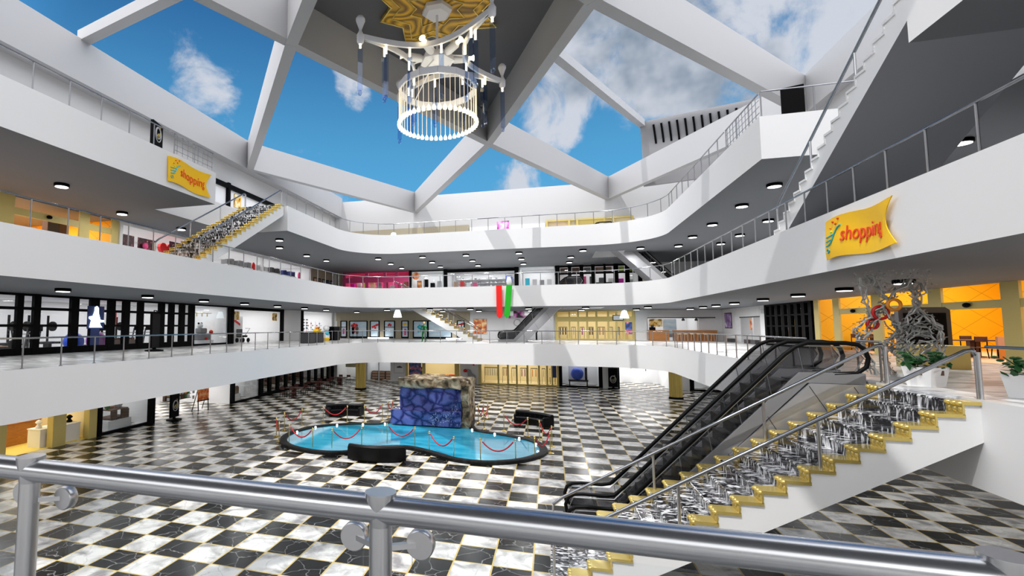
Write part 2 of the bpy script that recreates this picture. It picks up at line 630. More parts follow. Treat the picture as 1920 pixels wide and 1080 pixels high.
def slab(name, z0, z1, holes, mats):
    bm = bmesh.new()
    outer = [(-34, WN), (27, WN), (27, 62), (-34, 62)]
    loops, edges = [], []
    for lp in [outer] + holes:
        v = [bm.verts.new((x, y, z1)) for x, y in lp]
        loops.append(v)
        edges += [bm.edges.new((v[i], v[(i + 1) % len(v)])) for i in range(len(v))]
    r = bmesh.ops.triangle_fill(bm, use_beauty=True, use_dissolve=False, edges=edges)
    top = [f for f in r['geom'] if isinstance(f, bmesh.types.BMFace)]
    for f in top:
        f.material_index = 0
        if f.normal.z < 0:
            f.normal_flip()
    low = {}
    for v in [w for lp in loops for w in lp]:
        low[v] = bm.verts.new((v.co.x, v.co.y, z0))
    for f in top:
        nf = bm.faces.new([low[v] for v in reversed(f.verts)])
        nf.material_index = 2
    for lp in loops:
        for i in range(len(lp)):
            a, b = lp[i], lp[(i + 1) % len(lp)]
            bm.faces.new((a, b, low[b], low[a])).material_index = 1
    bmesh.ops.recalc_face_normals(bm, faces=bm.faces[:])
    me = bpy.data.meshes.new(name)
    bm.to_mesh(me)
    bm.free()
    for m in mats:
        me.materials.append(MATS[m])
    for p in me.polygons:
        p.use_smooth = True
    me.set_sharp_from_angle(angle=math.radians(30))
    o = bpy.data.objects.new(name, me)
    COL.objects.link(o)
    return struct(o)


g = MB()
g.box(-34, 27, WN, 62, -0.3, 0)
struct(g.done('floor', 'checker_marble'))
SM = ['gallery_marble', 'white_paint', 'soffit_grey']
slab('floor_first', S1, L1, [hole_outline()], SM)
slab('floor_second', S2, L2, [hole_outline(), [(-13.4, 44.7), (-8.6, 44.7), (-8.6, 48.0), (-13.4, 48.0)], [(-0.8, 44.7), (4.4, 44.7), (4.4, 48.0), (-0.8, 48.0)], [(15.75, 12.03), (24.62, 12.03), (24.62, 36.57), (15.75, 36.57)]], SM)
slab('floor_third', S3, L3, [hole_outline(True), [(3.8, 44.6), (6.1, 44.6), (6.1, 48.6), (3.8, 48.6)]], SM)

WT = 21.25
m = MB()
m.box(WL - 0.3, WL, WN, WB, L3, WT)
struct(m.done('wall_left', 'upper_wall_dimmed'))
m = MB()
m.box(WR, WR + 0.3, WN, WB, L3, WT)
struct(m.done('wall_right', 'upper_wall_dimmed'))
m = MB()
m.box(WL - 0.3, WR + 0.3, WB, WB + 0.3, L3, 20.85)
struct(m.done('wall_back', 'upper_wall_dimmed'))
m = MB()
m.box(WL - 0.3, WR + 0.3, WN - 0.3, WN, 0, WT)
struct(m.done('wall_front', 'white_paint'))
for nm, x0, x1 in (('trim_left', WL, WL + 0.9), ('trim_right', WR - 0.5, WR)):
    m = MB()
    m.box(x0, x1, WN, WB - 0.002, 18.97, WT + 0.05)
    struct(m.done(nm, 'roof_white_dimmed'))

# open roof lattice of deep white beams
ZB, ZT = 18.97, 21.2
Ppt = dict(A=(-23.4, 35.0), B=(-14.3, 54.0), C=(5.95, 54.0), H=(15.05, 35.2), D=(-11.1, 19.62), E=(-3.9, 34.92), F=(1.9, 20.3), S=(-4.45, 11.9))


NB = [0]


def roof_beam(a, b, w=0.55, ext=0.0, z0=ZB, z1=ZT):
    NB[0] += 1
    z0 += 0.004 * NB[0]
    z1 += 0.003 * NB[0]
    a, b = Vector((*a, 0)), Vector((*b, 0))
    d = (b - a).normalized()
    b = b + d * ext
    q = MB()
    q.beam(a + Vector((0, 0, (z0 + z1) / 2)), b + Vector((0, 0, (z0 + z1) / 2)), w, z1 - z0)
    return struct(q.done('ceiling_beam', 'roof_white_dimmed'))


for a, b, e in (('A', 'B', 0), ('C', 'H', 0), ('A', 'D', 0), ('D', 'S', 0), ('H', 'F', 0), ('F', 'S', 0), ('B', 'E', 0), ('E', 'F', 0), ('C', 'E', 0), ('E', 'D', 0)):
    roof_beam(Ppt[a], Ppt[b])
roof_beam(Ppt['D'], (-18.2, 4.5), 0.55, 8)
roof_beam(Ppt['F'], (9.2, 5.0), 0.55, 8)
roof_beam(Ppt['S'], (4.0, 1.0), 0.55, 12)
roof_beam(Ppt['S'], (-13.0, 1.0), 0.55, 12)
# light purlins lying on the lattice
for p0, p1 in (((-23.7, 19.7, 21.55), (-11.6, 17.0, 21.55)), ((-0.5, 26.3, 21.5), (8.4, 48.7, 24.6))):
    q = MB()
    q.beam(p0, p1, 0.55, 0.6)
    struct(q.done('ceiling_purlin', 'roof_white_dimmed'))
# dark closed bay that carries the chandelier
q = MB()
q.prism([Ppt[k] for k in ('D', 'S', 'F', 'E')], 21.16, 21.4, lambda a, b, h: (a, b, h))
struct(q.done('ceiling', 'roof_grey'))

# curved louvred cove on the roof at the far right
u0, u1 = Vector((8.3, 48.9, 0)), Vector((15.6, 46.7, 0))
ud = (u1 - u0).normalized()
un = Vector((ud.y, -ud.x, 0))
q = MB()
prof = [(0.0, 24.75), (0.12, 24.75), (0.12, 24.45), (-0.15, 23.9), (-0.55, 23.2), (-0.75, 22.4), (-0.8, 19.0), (-1.1, 19.0), (-1.1, 24.75)]
fn = lambda a, b, h: tuple(u0 + ud * h + un * a + Vector((0, 0, b)))
q.prism(prof, 0, (u1 - u0).length + 3, fn)
cove = struct(q.done('trim_roof', 'mid_grey', smooth=50))
for k in range(11):
    t = MB()
    h = 1.1 + k * 0.62
    pts = [fn(0.09, 24.3, h), fn(-0.13, 23.85, h + .03), fn(-0.5, 23.2, h + .06), fn(-0.68, 22.75, h + .08)]
    for p, r in zip(pts, pts[1:]):
        t.beam(p, r, 0.16, 0.08, up=tuple(un))
    struct(t.done('trim_slot', 'black_metal', parent=cove))


# ---------------------------------------------------------------- walls and rooms of the shops
def wall(side, lv, s0, s1, mt='white_paint', z0=None, z1=None, d0=0.0, d1=0.15):
    base, sof = {0: (0, S1), 1: (L1, S2), 2: (L2, S3), 3: (L3, 17.2)}[lv]
    q = sbox(MB(), side, s0, s1, base if z0 is None else z0, sof if z1 is None else z1, d0, d1)
    if lv < 3 and z0 is None:
        COVER.setdefault((side, lv), []).append((s0, s1))
    return struct(q.done('wall_' + SIDE[side], mt))


COVER = {}


def room(side, lv, s0, s1, depth=5.0, mt='shop_white', fl=None, e=1.0, col=(1, 1, 1), gap=0.16, lamps=1, top=None):
    """Shop interior: back and side walls, a floor finish, and its ceiling light."""
    base, sof = {0: (0, S1), 1: (L1, S2), 2: (L2, S3)}[lv]
    sof = top or sof
    COVER.setdefault((side, lv), []).append((s0, s1))
    q = MB()
    sbox(q, side, s0, s1, base, sof, depth, depth + 0.12)
    sbox(q, side, s0, s0 + 0.08, base, sof, gap, depth)
    sbox(q, side, s1 - 0.08, s1, base, sof, gap, depth)
    struct(q.done('wall_' + SIDE[side], mt))
    if fl:
        struct(sbox(MB(), side, s0 + .08, s1 - .08, base, base + 0.012, gap, depth).done('floor_shop', fl))
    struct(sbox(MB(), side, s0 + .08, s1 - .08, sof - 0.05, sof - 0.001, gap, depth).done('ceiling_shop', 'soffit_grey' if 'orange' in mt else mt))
    n = lamps
    for i in range(n):
        c = side_pt(side, s0 + (s1 - s0) * (i + .5) / n, sof - 0.09, depth * 0.5)
        L = bpy.data.lights.new('shop_or_fill_lamp', 'AREA')
        L.shape = 'RECTANGLE'
        a, b_ = (s1 - s0) / n * 0.75, depth * 0.7
        L.size, L.size_y = (a, b_) if side == 'B' else (b_, a)
        L.energy = LE * e * a * b_
        L.color = col
        o = bpy.data.objects.new('shop_or_fill_lamp', L)
        o.location = c
        COL.objects.link(o)


LE = 6.0
WALK_E = 3.0
# added fill lights, unseen behind the visitor, to brighten the front railing
for x_, y_, a_, b_ in ((-9, -6, 12, 8), (4, -6, 12, 8), (11.6, 2, 6, 12)):
    L = bpy.data.lights.new('shop_or_fill_lamp', 'AREA')
    L.shape = 'RECTANGLE'
    L.size, L.size_y = a_, b_
    L.energy = NEAR_E * a_ * b_
    o = bpy.data.objects.new('shop_or_fill_lamp', L)
    o.location = (x_, y_, S2 - 0.06)
    COL.objects.link(o)
# added fill lights for the dim ground floor walks, unseen and without fixtures
for x_, y_, a_, b_ in ((-20.4, 14, 3, 20), (-20.4, 38, 3, 22), (-4.3, 47.6, 26, 4), (11.7, 44, 3, 16), (11.7, 22, 3, 20)):
    L = bpy.data.lights.new('walk_fill_light', 'AREA')
    L.shape = 'RECTANGLE'
    L.size, L.size_y = a_, b_
    L.energy = WALK_E * a_ * b_
    o = bpy.data.objects.new('walk_fill_light', L)
    o.location = (x_, y_, S1 - 0.02)
    COL.objects.link(o)
# ground floor, left
room('L', 0, 8.0, 22.1, 6, 'cream', 'yellow_floor', 1.3, (1, .93, .7), lamps=2)
room('L', 0, 22.3, 26.3, 4)
room('L', 0, 26.5, 34.6, 6, lamps=1, e=1.5)
room('L', 0, 34.8, 38.5, 4)
room('L', 0, 38.6, 53.8, 4, 'brown', lamps=1, e=.5)
wall('L', 0, 26.3, 26.5)
# ground floor, back
room('B', 0, -23.9, -20.3, 3)
room('B', 0, -20.2, -17.2, 4)
wall('B', 0, -17.2, -15.5)
room('B', 0, -15.5, -9.4, 4, 'cream', 'cream', 1.2, (1, .92, .75))
wall('B', 0, -9.4, -7.4)
room('B', 0, -7.4, 0.7, 4, 'cream', 'cream', 1.3, (1, .92, .75))
room('B', 0, 0.9, 4.7, 3)
wall('B', 0, 4.7, 6.3)
room('B', 0, 6.35, 11.1, 6, e=2)
wall('B', 0, 11.1, 12.7)
room('B', 0, 12.7, 15.5, 3)
# ground floor, right: plain white wall
wall('R', 0, WN, 54)
# first floor, left
room('L', 1, 8.0, 29.7, 6, lamps=3, e=1.2)
room('L', 1, 29.8, 33.9, 4, e=1.2)
room('L', 1, 34.0, 42.2, 6, e=1.2)
wall('L', 1, 42.5, 45.85)
room('L', 1, 46.4, 53.8, 5, e=1.4)
# first floor, back
room('B', 1, -24.0, -8.4, 5, 'shop_white', lamps=2)
wall('B', 1, -8.3, -4.6)
room('B', 1, -4.5, 0.4, 2)
room('B', 1, 0.5, 8.0, 4, 'cream', 'cream', 1.2, (1, .92, .75))
wall('B', 1, 8.05, 9.1)
room('B', 1, 9.15, 13.6, 4, 'shop_white')
wall('B', 1, 13.6, 15.7)
wall('B', 1, 9.1, 13.6, z0=7.0)
# first floor, right
wall('R', 1, 50.4, 53.9)
room('R', 1, 45.1, 50.3, 3)
wall('R', 1, 45.1, 50.3, z0=6.95)
wall('R', 1, 43.9, 45.0)
room('R', 1, 36.8, 43.8, 4, 'dark_grey', lamps=1, e=.4)
room('R', 1, 12.0, 36.6, 9, 'orange_lattice', 'peach_floor', 1.5, (1, .97, .9), lamps=3, top=L2 - 0.06)
# second floor, left
room('L', 2, 8.0, 23.0, 8, 'orange_lattice', 'peach_floor', 2.2, (1, .95, .85), lamps=2)
room('L', 2, 23.1, 47.8, 5, lamps=3, e=1.2)
wall('L', 2, 48.0, 53.9, 'beige_plank')
# second floor, back
wall('B', 2, -24.0, -23.3, 'beige_plank')
room('B', 2, -23.2, -15.1, 3, 'pink', None, 1.4)
room('B', 2, -14.9, -11.2, 3, e=1.3)
room('B', 2, -11.0, -3.2, 4, e=1.3)
room('B', 2, -3.0, 0.6, 3, e=1.3)
room('B', 2, 0.8, 9.0, 3)
wall('B', 2, 9.0, 15.5)
# second floor, right
wall('R', 2, WN, 54)
# third floor shop fronts against the back wall
wall('B', 3, -22.9, -8.3, 'beige_plank', d0=-0.25, d1=-0.01)
wall('B', 3, -8.2, -0.25, 'shop_white', d0=-0.2, d1=-0.01, z1=16.9)
wall('B', 3, 8.3, 15.0, 'shop_white', d0=-0.2, d1=-0.01, z1=16.9)
wall('L', 3, 8.0, 27.0, 'shop_white', d0=-0.2, d1=-0.01, z1=16.9)

# close the narrow joints between the shops, and the outer shell of the building behind them
for (side, lv), iv in COVER.items():
    lo, hi = {'L': (WN, WB + .1), 'R': (WN, WB + .1), 'B': (WL - .3, WR + .3)}[side]
    cur = lo
    for a, b in sorted(iv) + [(hi, hi)]:
        if a - cur > 0.002:
            base, sof = {0: (0, S1), 1: (L1, S2), 2: (L2, S3)}[lv]
            struct(sbox(MB(), side, cur, a, base, sof, 0.115, 0.25).done('wall_' + SIDE[side], 'white_paint'))
        cur = max(cur, b)
for nm, bx in (('wall_left', (-34.2, -34, WN, 62)), ('wall_right', (27, 27.2, WN, 62)), ('wall_back', (-34, 27, 62, 62.2))):
    m = MB()
    m.box(*bx, 0, L3)
    struct(m.done(nm, 'white_paint'))
# ---------------------------------------------------------------- railings
def polyline_points(path, step, start=0.0, skip=()):
    """points at equal steps along a polyline of (x, y)."""
    out, acc, nxt = [], 0.0, start
    for a, b in zip(path, path[1:]):
        a, b = Vector(a), Vector(b)
        L = (b - a).length
        while nxt <= acc + L + 1e-6:
            p = a + (b - a) * ((nxt - acc) / L)
            out.append((p.x, p.y))
            nxt += step
        acc += L
    return out


def railing(name, label, path, zf, step=1.346, start=0.0, r=0.03, h=1.0, group=None, bars=False, posts=None):
    """steel railing: handrail on posts; bars adds the horizontal wires of the gridded stretches."""
    t = thing(name, label, 'railing', (path[0][0], path[0][1], zf), group)
    MB().tube([(x, y, zf + h) for x, y in path], r, 8).done('handrail', 'steel', t, smooth=40)
    for x, y in (posts or polyline_points(path, step, start)):
        p = MB()
        p.tube([(x, y, zf), (x, y, zf + h - r * .6)], r * 0.85, 8)
        p.lathe([(r * 2.0, 0), (r * 2.0, 0.015), (r, 0.03)], 8, (x, y, zf))
        p.done('post', 'rail_post_steel', t, smooth=40)
    if bars:
        for k in range(1, 4):
            MB().tube([(x, y, zf + h * k / 4) for x, y in path], r * .45, 6).done('rail_bar', 'steel', t, smooth=40)
        g_ = polyline_points(path, 0.36, 0.18)
        for x, y in g_:
            MB().tube([(x, y, zf + .1), (x, y, zf + h)], r * .4, 6).done('rail_bar', 'steel', t, smooth=40)
    return t


OFF = 0.12
backpath = [(x + 0, y) for x, y in arc(XR - 4.2, YB - 4.2, 4.2 + OFF, 0, 90, 10)] + arc(XL + 4.2, YB - 4.2, 4.2 + OFF, 90, 180, 10)
FLN = {1: ('first', L1), 2: ('second', L2), 3: ('third', L3)}
for lv, (wd, z) in FLN.items():
    g_ = 'gallery railings'
    xl, xr = XL - OFF, XR + OFF
    if lv < 3:
        railing('gallery_railing', f'steel post railing along the left gallery edge of the {wd} floor', [(xl, 4.1), (xl, 36.62)], z, 1.346, 0.0, group=g_)
    else:
        railing('gallery_railing', 'steel railing along the near left edge of the third floor, above the yellow banner', [(xl, 8.8), (xl, 18.45)], z, 1.346, 0.5, group=g_)
        railing('gallery_railing', 'gridded steel railing at the upper end of the near left gallery beside its open corner', [(xl, 18.62), (xl, 21.36)], z, 1.38, 0.0, group=g_, bars=True)
        railing('gallery_railing', 'steel railing on the third floor left edge beyond the gold trimmed stairs', [(xl, 29.0), (xl, 36.62)], z, 1.346, 0.0, group=g_)
    railing('gallery_railing', f'steel railing curving round the far edge of the {wd} floor', backpath, z, 1.36, 0.1, group=g_)
    if lv == 1:
        railing('gallery_railing', 'steel railing on the first floor right edge beyond the escalator', [(xr, 36.62), (xr, 19.2)], z, 1.346, 0.3, group=g_)
        railing('gallery_railing', 'short steel railing between the escalator top and the gold trimmed stairs', [(xr, 16.75 - .35), (xr, 15.4)], z, 0.95, 0.0, group=g_)
        railing('gallery_railing', 'steel railing at the right edge of the photo beside the near white planter', [(xr, 12.25), (xr, 4.0)], z, 1.346, 1.3, group=g_)
    elif lv == 2:
        railing('gallery_railing', 'steel railing along the right gallery edge above the yellow banner', [(xr, 36.62), (xr, 8.0)], z, 1.346, 0.4, group=g_)
    else:
        railing('gallery_railing', 'gridded steel railing on the far right gallery of the third floor', [(xr, 25.5), (xr, 21.75)], z, 1.35, 0.0, group=g_, bars=True)
        railing('gallery_railing', 'steel railing sweeping up the right edge of the third floor', [(xr, 36.62), (xr, 25.75)], z, 1.346, 0.5, group=g_)
        railing('gallery_railing', 'steel railing across the white end wall beside the black totem at upper right', [(xr, 21.57), (11.3, 21.57)], z, 1.7, 0.0, group=g_)

# ---- the railing right in front of the camera, with round glass clamps
t = thing('front_railing', 'large brushed steel railing across the bottom foreground', 'railing', (-0.4, 1.08, L1))
RZ = 5.733
rx = lambda x: 1.088 - 0.004 * x
MB().tube([(-3.2, rx(-3.2), RZ), (-0.3, rx(-.3), RZ), (2.4, rx(2.4), RZ)], 0.0315, 24).done('handrail', 'front_rail_steel', t, smooth=60)
for px in (-2.42, -1.428, -0.372, 0.70, 1.75):
    y = rx(px)
    q = MB()
    q.tube([(px, y, L1), (px, y, RZ - 0.05), (px, y, RZ - 0.03)], [0.0255, 0.0255, 0.0255], 20)
    q.lathe([(0.0255, -0.035), (0.031, 0.0), (0.0355, 0.034), (0.0355, 0.0375)], 20, (px, y, RZ))
    q.lathe([(0.07, 0), (0.07, 0.012), (0.03, 0.02)], 20, (px, y, L1))
    post = q.done('post', 'brushed_steel', t, smooth=40)
    for dx in (-0.08, 0.08):
        for dz in (-0.085, -0.80):
            d = MB()
            d.tube([(px + dx, y + 0.034, RZ + dz), (px + dx, y + 0.037, RZ + dz), (px + dx, y + 0.058, RZ + dz), (px + dx, y + 0.061, RZ + dz)], [0.030, 0.0325, 0.0325, 0.030], 24)
            d.beam((px, y, RZ + dz), (px + dx, y + .045, RZ + dz), .012, .012)
            d.done('glass_clamp', 'brushed_steel', post, smooth=40)
for a, b in ((-2.36, -1.455), (-1.335, -0.432), (-0.312, 0.64), (0.76, 1.69)):
    MB().box(a, b, rx(a) + 0.042, rx(a) + 0.052, L1 + 0.06, RZ - 0.07).done('glass_panel', 'glass', t)

# ---------------------------------------------------------------- stairs with gold trimmed marble steps
SN, SRUN, SRISE, SW = 19, 0.42, 4.65 / 19, 2.95


def make_stairs():
    t = thing('staircase', 'wide black and white marble stairs with gold step ends, front right', 'stairs', (0, 0, 0), 'gold trimmed staircases')
    # white body: stepped top, sloping underside
    top = []
    for k in range(SN):
        top += [(k * SRUN + 0.06, k * SRISE), (k * SRUN + 0.06, (k + 1) * SRISE - 0.05)]
    top += [(SN * SRUN + 0.06, SN * SRISE - 0.05), (SN * SRUN + 0.06, SN * SRISE - 0.62), (SN * SRUN - 0.1, SN * SRISE - 0.74), (0.95, 0.0)]
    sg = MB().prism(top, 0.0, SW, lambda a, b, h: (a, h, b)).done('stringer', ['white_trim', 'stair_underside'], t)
    for p in sg.data.polygons:          # downward faces are grey, near the soffit tone
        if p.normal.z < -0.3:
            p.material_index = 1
    gw = 0.40
    for k in range(SN):
        x, z = k * SRUN, (k + 1) * SRISE
        q = MB()
        q.box(x + 0.04, x + SRUN + 0.07, gw, SW - gw, z - 0.05, z)
        q.box(x + 0.035, x + 0.065, gw, SW - gw, z - SRISE, z - 0.05)
        q.tube([(x + 0.04, gw, z - 0.025), (x + 0.04, SW - gw, z - 0.025)], 0.028, 8)
        st = q.done('step', 'step_marble', t, smooth=40)
        for a, b in ((-0.03, gw), (SW - gw, SW + 0.03)):
            e = MB()
            # scalloped gold end: tread cap, bulging nose and a scrolled riser
            e.box(x + 0.03, x + SRUN + 0.07, a, b, z - 0.055, z + 0.012)
            for i in range(3):
                yy = a + (b - a) * (i + .5) / 3
                e.ball((x + 0.04, yy, z - 0.035), (0.075, (b - a) / 6 * 1.05, 0.055), 8, 6)
                e.ball((x + 0.05, yy, z - SRISE * .62), (0.04, (b - a) / 6 * .95, 0.075), 8, 6)
            e.box(x + 0.03, x + 0.06, a, b, z - SRISE, z - 0.055)
            e.done('gold_end', 'gold_gloss', st, smooth=40)
    for y in (0.10, SW - 0.10):
        sl = SRISE / SRUN
        xs0, xs1 = 0.10, SN * SRUN - 0.08
        zt = lambda x: (x - 0.2) * sl + SRISE + 0.95
        pts = [(xs0, y, 1.05 + .02), (xs0 + 0.25, y, zt(xs0 + .25)), (xs1 - 0.12, y, zt(xs1 - .12)), (xs1 - .02, y, zt(xs1 - .12) + .02), (xs1 + .05, y, zt(xs1 - .12) - .10), (xs1 + .06, y, zt(xs1 - .12) - .3)]
        MB().tube(pts, 0.042, 10).done('handrail', 'steel', t, smooth=50)
        for k in range(6):
            xx = xs0 + (xs1 + 0.05 - xs0) * (k / 3 if k < 4 else 2)
            if k > 3:
                break
            zb = min(max(0, int(xx / SRUN)) * SRISE + SRISE, SN * SRISE) if k else 0
            ztop = zt(min(xx, xs1 - .12)) - .02 if k else 1.05
            MB().tube([(xx, y, zb), (xx, y, ztop)], 0.05 if k == 3 else 0.033, 10).done('post', 'brushed_steel', t, smooth=40)
    return t


ST0 = make_stairs()
ST0.location = (-0.13, 12.3, 0.05)
dup(ST0, (-16.65, 20.75, L2), PI / 2, 'marble stairs with gold step ends rising to the third floor on the left')
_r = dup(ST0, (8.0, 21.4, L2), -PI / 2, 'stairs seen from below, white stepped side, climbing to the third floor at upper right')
# the upper right flight has plain white steps
for st in [c for c in _r.children if c.name.startswith('step')]:
    for g_ in list(st.children):
        g_.data = g_.data.copy()
        g_.data.materials[0] = MATS['white_trim']
        g_.name = 'step_end'
dup(ST0, (-6.2, 47.85, L1), PI, 'distant staircase behind the far first floor railing, climbing left, in front of the beige shop')


# ---------------------------------------------------------------- escalators
def make_escalator():
    t = thing('escalator', 'double escalator with black handrails on the right, rising from the checkered floor', 'escalator', (0, 0, 0), 'escalators')
    H = 4.70
    # profile of the handrail top: flat, 46 degree rise, flat (x, z)
    xa, xb = 1.62, 6.05
    sl = H / (xb - xa)

    def zrail(x):
        return (0.98 if x < xa else 0.98 + (x - xa) * sl if x < xb else 0.98 + H)
    path = [(1.0, .18), (0.45, .22), (0.25, .40), (0.22, .62), (0.30, .84), (0.48, .95), (0.75, .98)]
    path += [(xa - .25, 0.98), (xa, 1.03), (xa + .25, 0.98 + .25 * sl + .02)]
    path += [(xb - .3, .98 + H - .3 * sl), (xb - 0.05, .98 + H - .11), (xb + .22, .98 + H)]
    xe = 7.55
    path += [(xe - .45, .98 + H), (xe - .2, .94 + H), (xe - .06, .82 + H), (xe, .60 + H), (xe - .05, .38 + H), (xe - .25, .22 + H), (xe - .75, .18 + H)]
    inner = [(0.42, .28), (0.32, .55), (0.45, .85), (xa, .90), (xb, .90 + H), (xe - .28, .88 + H), (xe - .1, .6 + H), (xe - .3, .25 + H), (xb + .2, .14 + H), (xa - .1, .14)]
    wl = 1.12
    for i in range(3):
        y = 0.06 + i * (wl + 0.02)
        MB().tube([(a, y, b) for a, b in path], 0.055, 8).done('handrail', 'black_rubber', t, smooth=60)
        gp = MB().prism(inner, y - 0.012, y + 0.012, lambda a, b, h: (a, h, b)).done('glass_panel', 'escalator_glass', t)
        e = MB()
        rim = inner[:8]
        e.tube([(a, y, b) for a, b in rim], 0.016, 6)
        for k in range(9):
            xx = xa - .6 + k * 0.72
            zz = zrail(xx)
            e.tube([(xx + .10, y, zz - .80), (xx, y, zz - .10)], 0.009, 5)
        e.done('glass_rim', 'brushed_steel', gp, smooth=40)
        sk = [(0.25, 0.0), (0.25, .24), (xa - .05, .24), (xb, .22 + H), (xe - .1, .22 + H), (xe - .1, H - .05), (xb + .15, H - .05), (xa + .15, 0.0)]
        MB().prism(sk, y - 0.05, y + 0.05, lambda a, b, h: (a, h, b)).done('skirt', 'mid_grey', t)
    # truss cladding with slanted joints
    cl = [(-0.2, 0), (xa + .1, 0), (xb + .2, H - .06), (xe + .35, H - .06), (xe + .35, H - 1.15), (xb + 0.15, H - 1.1), (xa + 1.0, 0)]
    tr = MB().prism([cl[1], cl[2], cl[3], cl[4], cl[5], cl[6]], -0.03, 2 * wl + .19, lambda a, b, h: (a, h, b)).done('truss', 'escalator_panel', t)
    for k in range(6):
        xx = xa + .8 + k * 0.95
        zz = min(H, (xx - xa) * sl)
        MB().beam((xx, -0.035, min(zz, H) - .12), (xx + .5, -0.035, min(zz, H) - 1.0), .012, .012).done('panel_joint', 'dark_grey', tr)
    for ln in range(2):
        y0 = 0.06 + ln * (wl + .02) + .07
        y1 = y0 + wl - .12
        n = 16
        for k in range(n):
            x = xa - .1 + k * (xb - xa) / n
            z = (k + 1) * (H - .02) / n
            q = MB()
            q.box(x, x + (xb - xa) / n + .02, y0, y1, z - .03, z)
            q.box(x, x + .03, y0, y1, z - H / n, z - .03)
            q.done('step', 'escalator_step', t)
        MB().box(0.2, xa - .1, y0, y1, 0.0, 0.02).done('comb_plate', 'dark_grey', t)
        MB().box(xb, xe, y0, y1, H - .03, H + .005).done('comb_plate', 'dark_grey', t)
    return t


ES0 = make_escalator()
ES0.location = (0.12, 15.48, 0.03)
f = thing('floor_grate', 'ribbed grey landing grate on the floor at the escalator foot', 'grate', (-1.3, 15.6, 0))
fg = MB().box(-1.3, 0.28, 15.45, 19.3 - 1.4, 0.0, 0.018).done('plate', 'mid_grey', f)
for k in range(10):
    MB().box(-1.27, -0.62, 15.5 + k * .24, 15.6 + k * .24, 0.018, 0.026).done('rib', 'light_grey', f)
MB().box(-0.6, 0.2, 15.55, 17.8, 0.018, 0.024).done('mat', 'dark_grey', f)
e2 = dup(ES0, (-4.7, 45.4, L1), 0, 'distant escalator behind the red and green ribbons, rising right from the first floor')
e3 = dup(ES0, (11.4, 48.0, L2), PI, 'distant escalator seen from below, rising left from the second floor at the far right')
# two flat floor-level landing panels join it to the first floor
m = MB()
m.box(7.6, 7.95, 15.46, 17.9, L1 - 0.05, L1 + 0.006)
struct(m.done('floor_landing', 'mid_grey'))
# ---------------------------------------------------------------- ceiling downlights
def make_downlight():
    t = thing('ceiling_downlight', 'x', 'ceiling light', (0, 0, 0), 'round ceiling downlights')
    MB().lathe([(0.29, 0.0), (0.30, -0.02), (0.30, -0.12), (0.26, -0.135)], 20).done('housing', 'black_metal', t, smooth=50)
    MB().lathe([(0.25, -0.136), (0.25, -0.15), (0.20, -0.155)], 20).done('diffuser', 'lamp_white', t, smooth=50)
    return t


DL0 = make_downlight()
first = [True]


def downlight(x, y, z, label, pw=1.0):
    if first[0]:
        DL0.location = (x, y, z)
        DL0['label'] = label
        first[0] = False
        o = DL0
    else:
        o = dup(DL0, (x, y, z), 0, label)
    L = bpy.data.lights.new('downlight_lamp', 'AREA')
    L.shape = 'DISK'
    L.size = 0.5
    L.energy = DL_E * pw
    L.spread = PI
    l_ = bpy.data.objects.new('downlight_lamp', L)
    l_.location = (x, y, z - 0.165)
    COL.objects.link(l_)
    return o


DL_E = 62.0
# under the second floor
for i, y in enumerate((7.3, 11.6, 15.9, 20.5, 24.8, 28.9, 33.1, 37.4, 41.6)):
    downlight(-19.5, y, S2, f'black rimmed downlight over the left first floor walk, {ORD[i]} from the camera')
downlight(-19.3, 48.6, S2, 'black rimmed downlight at the far left corner over the first floor walk', 1.8)
for r, y in enumerate((43.2, 48.7)):
    for i, x in enumerate((-14.2, -10.2, -6.6, -1.7, 2.8, 7.4)):
        if r and i == 0:
            continue
        downlight(x, y, S2, f'small downlight over the far first floor walk, {"front" if r == 0 else "rear"} row, {ORD[i]} from left', 3.4 if r else 1.3)
downlight(11.5, 48.0, S2, 'small downlight over the far right corner of the first floor walk', 1.8)
for i, y in enumerate((21.2, 24.8, 28.8, 33.0, 37.6, 41.4, 44.6)):
    downlight(11.6, y, S2, f'black rimmed downlight over the right first floor walk, {ORD[i]} from the lattice sculpture', 3.0 if i > 3 else 1.0)
for i, (x, y) in enumerate(((-10, -4), (-3, -4), (4, -4), (11.6, -3), (11.6, 5), (11.6, 13))):
    downlight(x, y, S2, f'downlight over the near first floor walk, {ORD[i]} along it')
# under the third floor
for i, (x, y) in enumerate(((-20.5, 7.5), (-20.5, 12.0), (-20.5, 16.4), (-22.4, 21.5), (-22.4, 26.1), (-18.5, 31.5), (-20.3, 34.6), (-20.3, 39.2), (-20.1, 42.8))):
    downlight(x, y, S3, f'white downlight under the left third floor gallery, {ORD[i]} from the camera')
for r, y in enumerate((43.0, 46.8, 50.6)):
    for i, x in enumerate((-15.0, -10.8, -6.9, -2.4, 1.9, 7.0)):
        if x == 1.9 and r == 0:
            x = 2.7
        if i == 5 and r:
            continue
        downlight(x, y, S3, f'small downlight under the far third floor, {("front", "middle", "rear")[r]} row, {ORD[i]} from left', 1.8)
for i, y in enumerate((25.4, 29.3, 34.2, 38.6, 42.6)):
    downlight(9.6, y, S3, f'white downlight under the right third floor gallery, inner row, {ORD[i]} from the front')
for i, (x, y) in enumerate(((13.4, 21.1), (12.4, 29.1), (12.4, 33.9), (12.5, 38.8), (12.4, 42.4))):
    downlight(x, y, S3, f'white downlight under the right third floor gallery, wall row, {ORD[i]} from the front')

